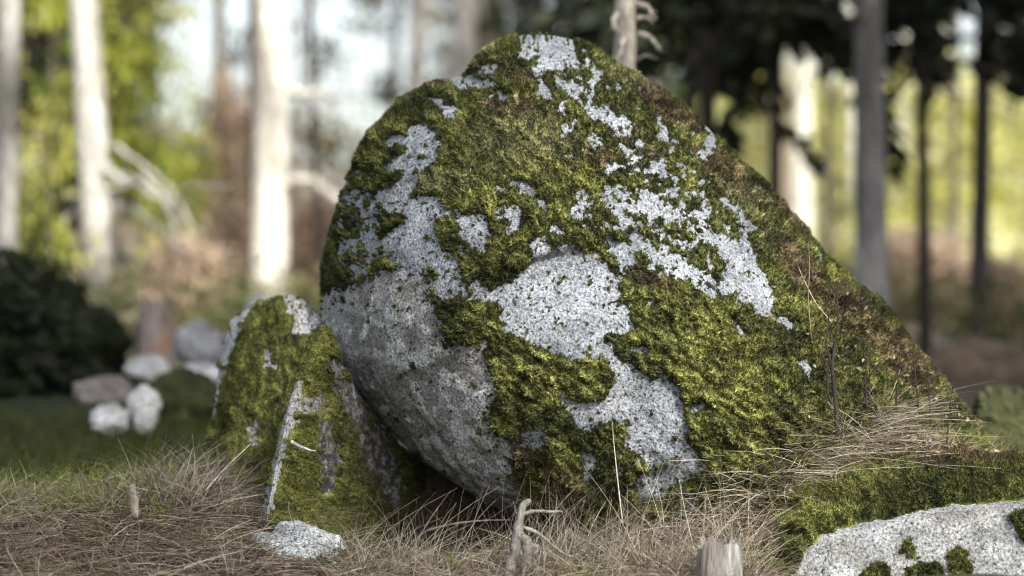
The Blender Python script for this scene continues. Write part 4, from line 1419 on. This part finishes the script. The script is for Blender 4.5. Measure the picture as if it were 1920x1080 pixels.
tree('spruce_tree', 'dark spruce in the gap behind the two leftmost trunks', 105, 28, 30, (.1, .08, .07), 9, (0, 0), spr_dark, 37, None, .4, cs=.55)
tree('spruce_tree', 'dark spruce behind the blotchy trunk', 190, 33, 30, (.1, .08, .07), 9, (0, 0), spr_dark, 38, None, 1.4, cs=.42)

low = conifer_crown('low_spruce', 0.05, .62, .6, 46, 60, 9, [(.012, .018, .007), (.02, .028, .010)], .10, .25)  # dark bushes added to give the shaded mass a ragged outline
for k, (px, D, cs_, cz_, lab) in enumerate([(40, 15.2, .7, .95, 'low dark spruce bush added to fill out the shade at the left edge'), (140, 16.4, .5, .85, 'low dark spruce bush added to fill out the shade behind the stone heap'), (-60, 14.4, 1, 1.2, 'low dark spruce bush added for the shade, cut off by the left edge'),
                                             (75, 17.5, .5, 1.35, 'slender dark young spruce added to fill out the shade at the left')]):
    tree('shade_bush', lab, px, D, 10, (.06, .05, .04), .6 * cz_, (0, 0), low, 46 + k, 'low dark spruces added for the shade at the left', k * 1.3, cat='bush', cs=cs_, cz=cz_)

sparse = leafy_crown('sparse_crown', [(0, 0, 3.2, .9, .8, 1.3), (.2, 0, 1.6, .7, .6, .8)], 520, 27, [(.06, .06, .025), (.14, .11, .07), (.04, .045, .02), (.2, .18, .1)], .15, 9)
gs_ = 'thinly leaved young trees before the sky'
tree('young_tree', 'thinly leaved young tree just right of the bright trunk', 560, 34, 7, (.22, .17, .13), 4.4, (.1, 0), sparse, 91, gs_, .3, cs=.6)
tree('young_tree', 'thinly leaved young tree before the sky left of the bright trunk', 425, 36, 7, (.22, .17, .13), 4.4, (-.1, 0), sparse, 92, gs_, 1.3, cs=.5)
tree('young_tree', 'thinly leaved young tree above the left slope of the boulder', 745, 37, 7, (.2, .16, .13), 4.6, (0, 0), sparse, 93, gs_, 2.3, cs=.7)
tree('young_tree', 'thinly leaved young tree behind the left shoulder of the boulder', 845, 41, 7, (.2, .16, .13), 4.6, (0, 0), sparse, 94, gs_, 3.3, cs=.7)

# behind the boulder
b = ground_at(1177, 11.6)
tree('dead_pine', 'slim pale dead pine with broken branch stubs rising behind the boulder top', 1177, 11.6, 43, (.60, .55, .46), 5.5, (0.0, 0), None, 16, None, dark=.55,
     branches=[(rel(11.6, b, [(1195, 34), (1212, 32, -.02), (1224, 38, -.04)]), .010, .005), (rel(11.6, b, [(1195, 62), (1218, 70, -.02), (1240, 96, .03)]), .011, .004),
               (rel(11.6, b, [(1195, 112), (1207, 104, -.05), (1222, 106, -.08)]), .009, .003), (rel(11.6, b, [(1190, 8), (1215, 10, -.03), (1230, 35, -.03)]), .012, .006),
               (rel(11.6, b, [(1160, 20), (1150, 40, -.06), (1158, 60, -.08)]), .013, .008), (rel(11.6, b, [(1165, 100), (1155, 112, -.05), (1150, 125, -.06)]), .010, .005),
               (rel(11.6, b, [(1170, 70, -.04), (1166, 90, -.10), (1160, 105, -.12)]), .011, .007)])
gm = 'pale trunks far behind the boulder top'
tree('pine_tree', 'pale grey trunk behind the left shoulder of the boulder', 872, 34, 44, (.46, .43, .40), 12, (0, 0), spr_high, 41, gm, .2)
tree('pine_tree', 'pale trunk left of the notch of the boulder, far behind', 775, 40, 30, (.48, .45, .42), 12, (.2, 0), spr_high, 42, gm, 1.2)
tree('pine_tree', 'greyish trunk straight behind the boulder top', 1010, 36, 34, (.30, .28, .26), 12, (0, 0), spr_mid, 43, gm, 2.2, cs=.35)
tree('pine_tree', 'trunk behind the boulder, just left of the dead pine', 1085, 32, 26, (.22, .20, .19), 12, (0, 0), spr_mid, 44, gm, 3.2, cs=.4)

thin = [(738, 38, 16, 1, 'thin dark trunk above the left slope of the boulder'), 
        (905, 48, 22, 2, 'brownish thin trunk left of the boulder top'), (950, 42, 14, 1, 'thin dark trunk touching the boulder top from behind'), (1130, 44, 20, 2, 'brown thin trunk just left of the dead pine'),
        (415, 40, 18, 2, 'brownish thin trunk in the gap left of the bright trunk'), (285, 38, 14, 1, 'thin dark trunk among the yellow green leaves'),
        (135, 36, 16, 1, 'thin dark trunk between the two leftmost pale trunks'), (1555, 36, 16, 1, 'thin dark trunk left of the grey trunk'), (1470, 39, 14, 2, 'thin brown trunk beside the boulder slope'), (1790, 38, 14, 1, 'thin dark trunk left of the dark slim spruce')]
for k, (px, D, w, c, lab) in enumerate(thin):
    tree('thin_tree', lab, px, D, w, [(.66, .62, .55), (.10, .085, .07), (.34, .26, .2)][c], 11, (rs_.uniform(-.35, .35), 0), spr_high, 160 + k, 'thin trunks in the background', k, cs=.6,
         branches=[([(0, 0, 2.0), (rs_.uniform(-.8, .8), -.2, 2.1), (rs_.uniform(-1.3, 1.3), -.3, 1.9)], .02, .008), ([(0, 0, 3.1), (rs_.uniform(-.8, .8), -.2, 3.0), (rs_.uniform(-1.3, 1.3), -.3, 2.7)], .02, .008), ([(0, 0, 4.2), (rs_.uniform(-.8, .8), -.2, 4.2), (rs_.uniform(-1.4, 1.4), -.3, 3.8)], .02, .008)])

# right side: dark spruces in front, a sunlit glade behind
gr = 'dark spruces right of the boulder'
tree('spruce_tree', 'grey straight spruce trunk right of the boulder, nearest of the right trunks', 1638, 20, 54, (.34, .325, .32), 13, (-.1, 0), spr_low, 51, gr, .5, dark=.4)
tree('spruce_tree', 'dark slim spruce trunk close to the right edge', 1833, 25, 32, (.11, .10, .095), 13, (0.1, 0), spr_mid, 52, gr, 1.5, dark=.7, cs=.45)
tree('spruce_tree', 'very dark spruce behind the right shoulder of the boulder', 1325, 21, 30, (.07, .06, .055), 13, (0, 0), spr_low, 53, gr, 2.5, cs=.5)
tree('spruce_tree', 'dark spruce whose boughs hang between the dead pine and the grey trunk', 1450, 23, 22, (.08, .07, .06), 12, (0, 0), spr_low, 54, gr, 3.5, cs=.6)
tree('spruce_tree', 'dark spruce whose boughs hang between the two right trunks', 1735, 23, 22, (.08, .07, .06), 12, (0, 0), spr_low, 55, gr, 4.4, cs=.6)
tree('spruce_tree', 'dark spruce beyond the dead pine', 1290, 26, 24, (.07, .06, .055), 12, (0, 0), spr_low, 56, gr, 5.2, cs=.4)
gf = 'sunlit trunks in the glade at the right'
for k, (px, D, w, lab) in enumerate([(1502, 42, 40, 'pale sunlit trunk just right of the boulder slope'), (1604, 46, 34, 'pale sunlit trunk left of the grey spruce trunk'),
                                     (1684, 44, 30, 'pale sunlit trunk right beside the grey spruce trunk'), (1775, 48, 34, 'pale sunlit trunk left of the dark slim trunk'),
                                     (1878, 46, 40, 'pale sunlit trunk at the right edge of the picture'), (1720, 52, 22, 'thin sunlit trunk behind the yellow green glade shrub')]):
    tree('birch_tree', lab, px, D, w, (.82, .80, .68), 12, (.1 * (-1) ** k, 0), None, 60 + k, gf, dark=.75)
yl4 = leafy_crown('glade_leaves', [(0, 0, 1.2, 1.1, .9, 1.0), (0, 0, 2.8, 1.0, .8, 1.1)], 2600, 25, [(.52, .52, .14), (.62, .60, .30), (.44, .45, .10), (.66, .64, .42)], .12, 45)
tree('young_tree', 'yellow green young tree glowing in the glade right of the grey trunk', 1738, 41, 10, (.25, .22, .15), 3.8, (0, 0), yl4, 71, 'young trees in the glade')
tree('young_tree', 'yellow green young tree glowing in the glade just right of the boulder', 1490, 47, 10, (.25, .22, .15), 3.8, (0, 0), yl4, 72, 'young trees in the glade', 1.0)
tree('young_tree', 'yellow green young tree in the glade between boulder and grey trunk', 1585, 50, 10, (.25, .22, .15), 3.8, (0, 0), yl4, 73, 'young trees in the glade', 2.0)
tree('young_tree', 'yellow green young tree in the glade near the right edge', 1850, 50, 10, (.25, .22, .15), 3.8, (0, 0), yl4, 74, 'young trees in the glade', 3.0)

far_lab = ['directly beside the boulder slope', 'behind the grey trunk', 'left of the dark slim trunk', 'under the gap of sky near the right edge', 'outermost on the right', 'low behind the right shoulder of the boulder', 'deep in the middle of the glade', 'second from the right edge']
for k, (px, D) in enumerate([(1440, 44), (1640, 47), (1800, 44), (1890, 55), (1960, 45), (1380, 52), (1680, 58), (1760, 60)]):
    tree('young_tree', 'yellow green sunlit tree of the glade, ' + far_lab[k], px, D, 12, (.3, .27, .2), 3.6, (0, 0), yl4, 100 + k, 'young trees in the glade', k * .9)

ug = 'undergrowth behind the boulder'
grn = leafy_crown('low_bush', [(0, 0, .35, .8, .6, .4)], 700, 28, [(.10, .13, .03), (.2, .22, .06), (.05, .07, .02), (.26, .22, .12)], .10, 22)
for k, (px, D, cr, cs_, cz_, lab) in enumerate([(245, 19.5, grn, .5, .8, 'low leafy bush behind the old stump'), (330, 22, brk, .35, .45, 'low brown brush behind the bluish stone'), (430, 21, grn, .6, .8, 'low leafy bush left of the foot of the bright trunk'),
                                                (470, 25, brk, .35, .5, 'low brown brush at the foot of the bright trunk'), (555, 22.5, grn, .6, .7, 'low leafy bush right of the foot of the bright trunk'), (600, 27, brk, .4, .5, 'low brown brush against the left rim of the boulder'),
                                                (1600, 30, grn, .9, 1.0, 'low bush in the glade left of the grey trunk'), (1700, 33, brk, .6, .6, 'brown brush in the glade right of the grey trunk'), (1770, 27, grn, .8, .9, 'low bush at the foot of the thin dark trunk'),
                                                (1865, 29, brk, .6, .5, 'brown brush at the foot of the dark slim spruce'), (1925, 24, grn, .8, .9, 'low bush cut off by the right edge')]):
    tree('low_bush', lab, px, D, 5, (.2, .16, .12), .5, (0, 0), cr, 200 + k, ug, k * .8, cat='bush', cs=cs_, cz=cz_)

# the far edge of the wood
rs = random.Random(5)
for k, (px, D, cr, lab) in enumerate([(-10, 70, spr_full, 'far blurred spruce behind the leftmost pale trunk'), (70, 64, spr_full, 'far blurred spruce showing between the two leftmost trunks'),
                                     (140, 75, spr_full, 'far blurred spruce just left of the blotchy trunk'), (225, 66, spr_full, 'far blurred spruce just right of the blotchy trunk'),
                                     (930, 64, spr_mid, 'far blurred spruce behind the notch left of the boulder top'), (1040, 68, spr_mid, 'far blurred spruce straight above the boulder top'),
                                     (1120, 62, spr_full, 'far blurred spruce just left of the dead pine'), (1240, 66, spr_full, 'far blurred spruce just right of the dead pine'),
                                     (1320, 71, spr_full, 'far blurred spruce above the right shoulder of the boulder'), (1400, 80, spr_full, 'far blurred spruce where the boulder slope meets the glade')]):
    tree('spruce_tree', lab, px, D, 26, (.3, .26, .2), 11, (0, 0), cr, 80 + k, 'far edge of the wood', rs.uniform(0, 6), cs=.6)

# unseen pines added so their high crowns shade the hollow left of the boulder
shade_pine = conifer_crown('shade_pine', 11.3, 18, 2.8, 110, 130, 6, DG, .55, .15)
for k, (x, y) in enumerate([(3.7, -7.4), (1.9, -5.2), (3.2, -4.0)]):
    tree('pine_tree', ['unseen tall pine added to shade the left hollow, the rear one', 'unseen tall pine added to shade the left hollow, the left one', 'unseen tall pine added to shade the left hollow, the right one'][k], 0, 0, 0, (.2, .17, .14), 20, (0, 0), shade_pine, 120 + k, 'unseen pines added for shade', k * 1.1,
         pos=(x, y, float(terr(x, y)) - .05), rad=.14)
tree('pine_tree', 'unseen tall pine added behind the viewpoint to shade the grass left of the standing stone', 0, 0, 0, (.2, .17, .14), 16, (0, 0), shade_pine, 131, 'unseen pines added for shade', 4.1,
     pos=(3.2, -10.7, float(terr(3.2, -10.7)) - .05), rad=.14, cs=.6, cz=.83)  # unseen pine added to darken the grass behind the left bank
for k, (x, y) in enumerate([(11.0, -1.5), (9.5, 2.0), (13.5, 3.0), (11.5, 6.5), (14.0, -2.0)]):  # unseen spruces added to darken the conifers right of the boulder
    tree('spruce_tree', 'unseen tall spruce added right of the view to shade the wood, ' + ['first', 'second', 'third', 'fourth', 'fifth'][k] + ' of five', 0, 0, 0, (.2, .17, .14), 20, (0, 0), spr_shade, 140 + k, 'unseen spruces added for shade', k * 1.7,
         pos=(x, y, float(terr(x, y)) - .05), rad=.2)
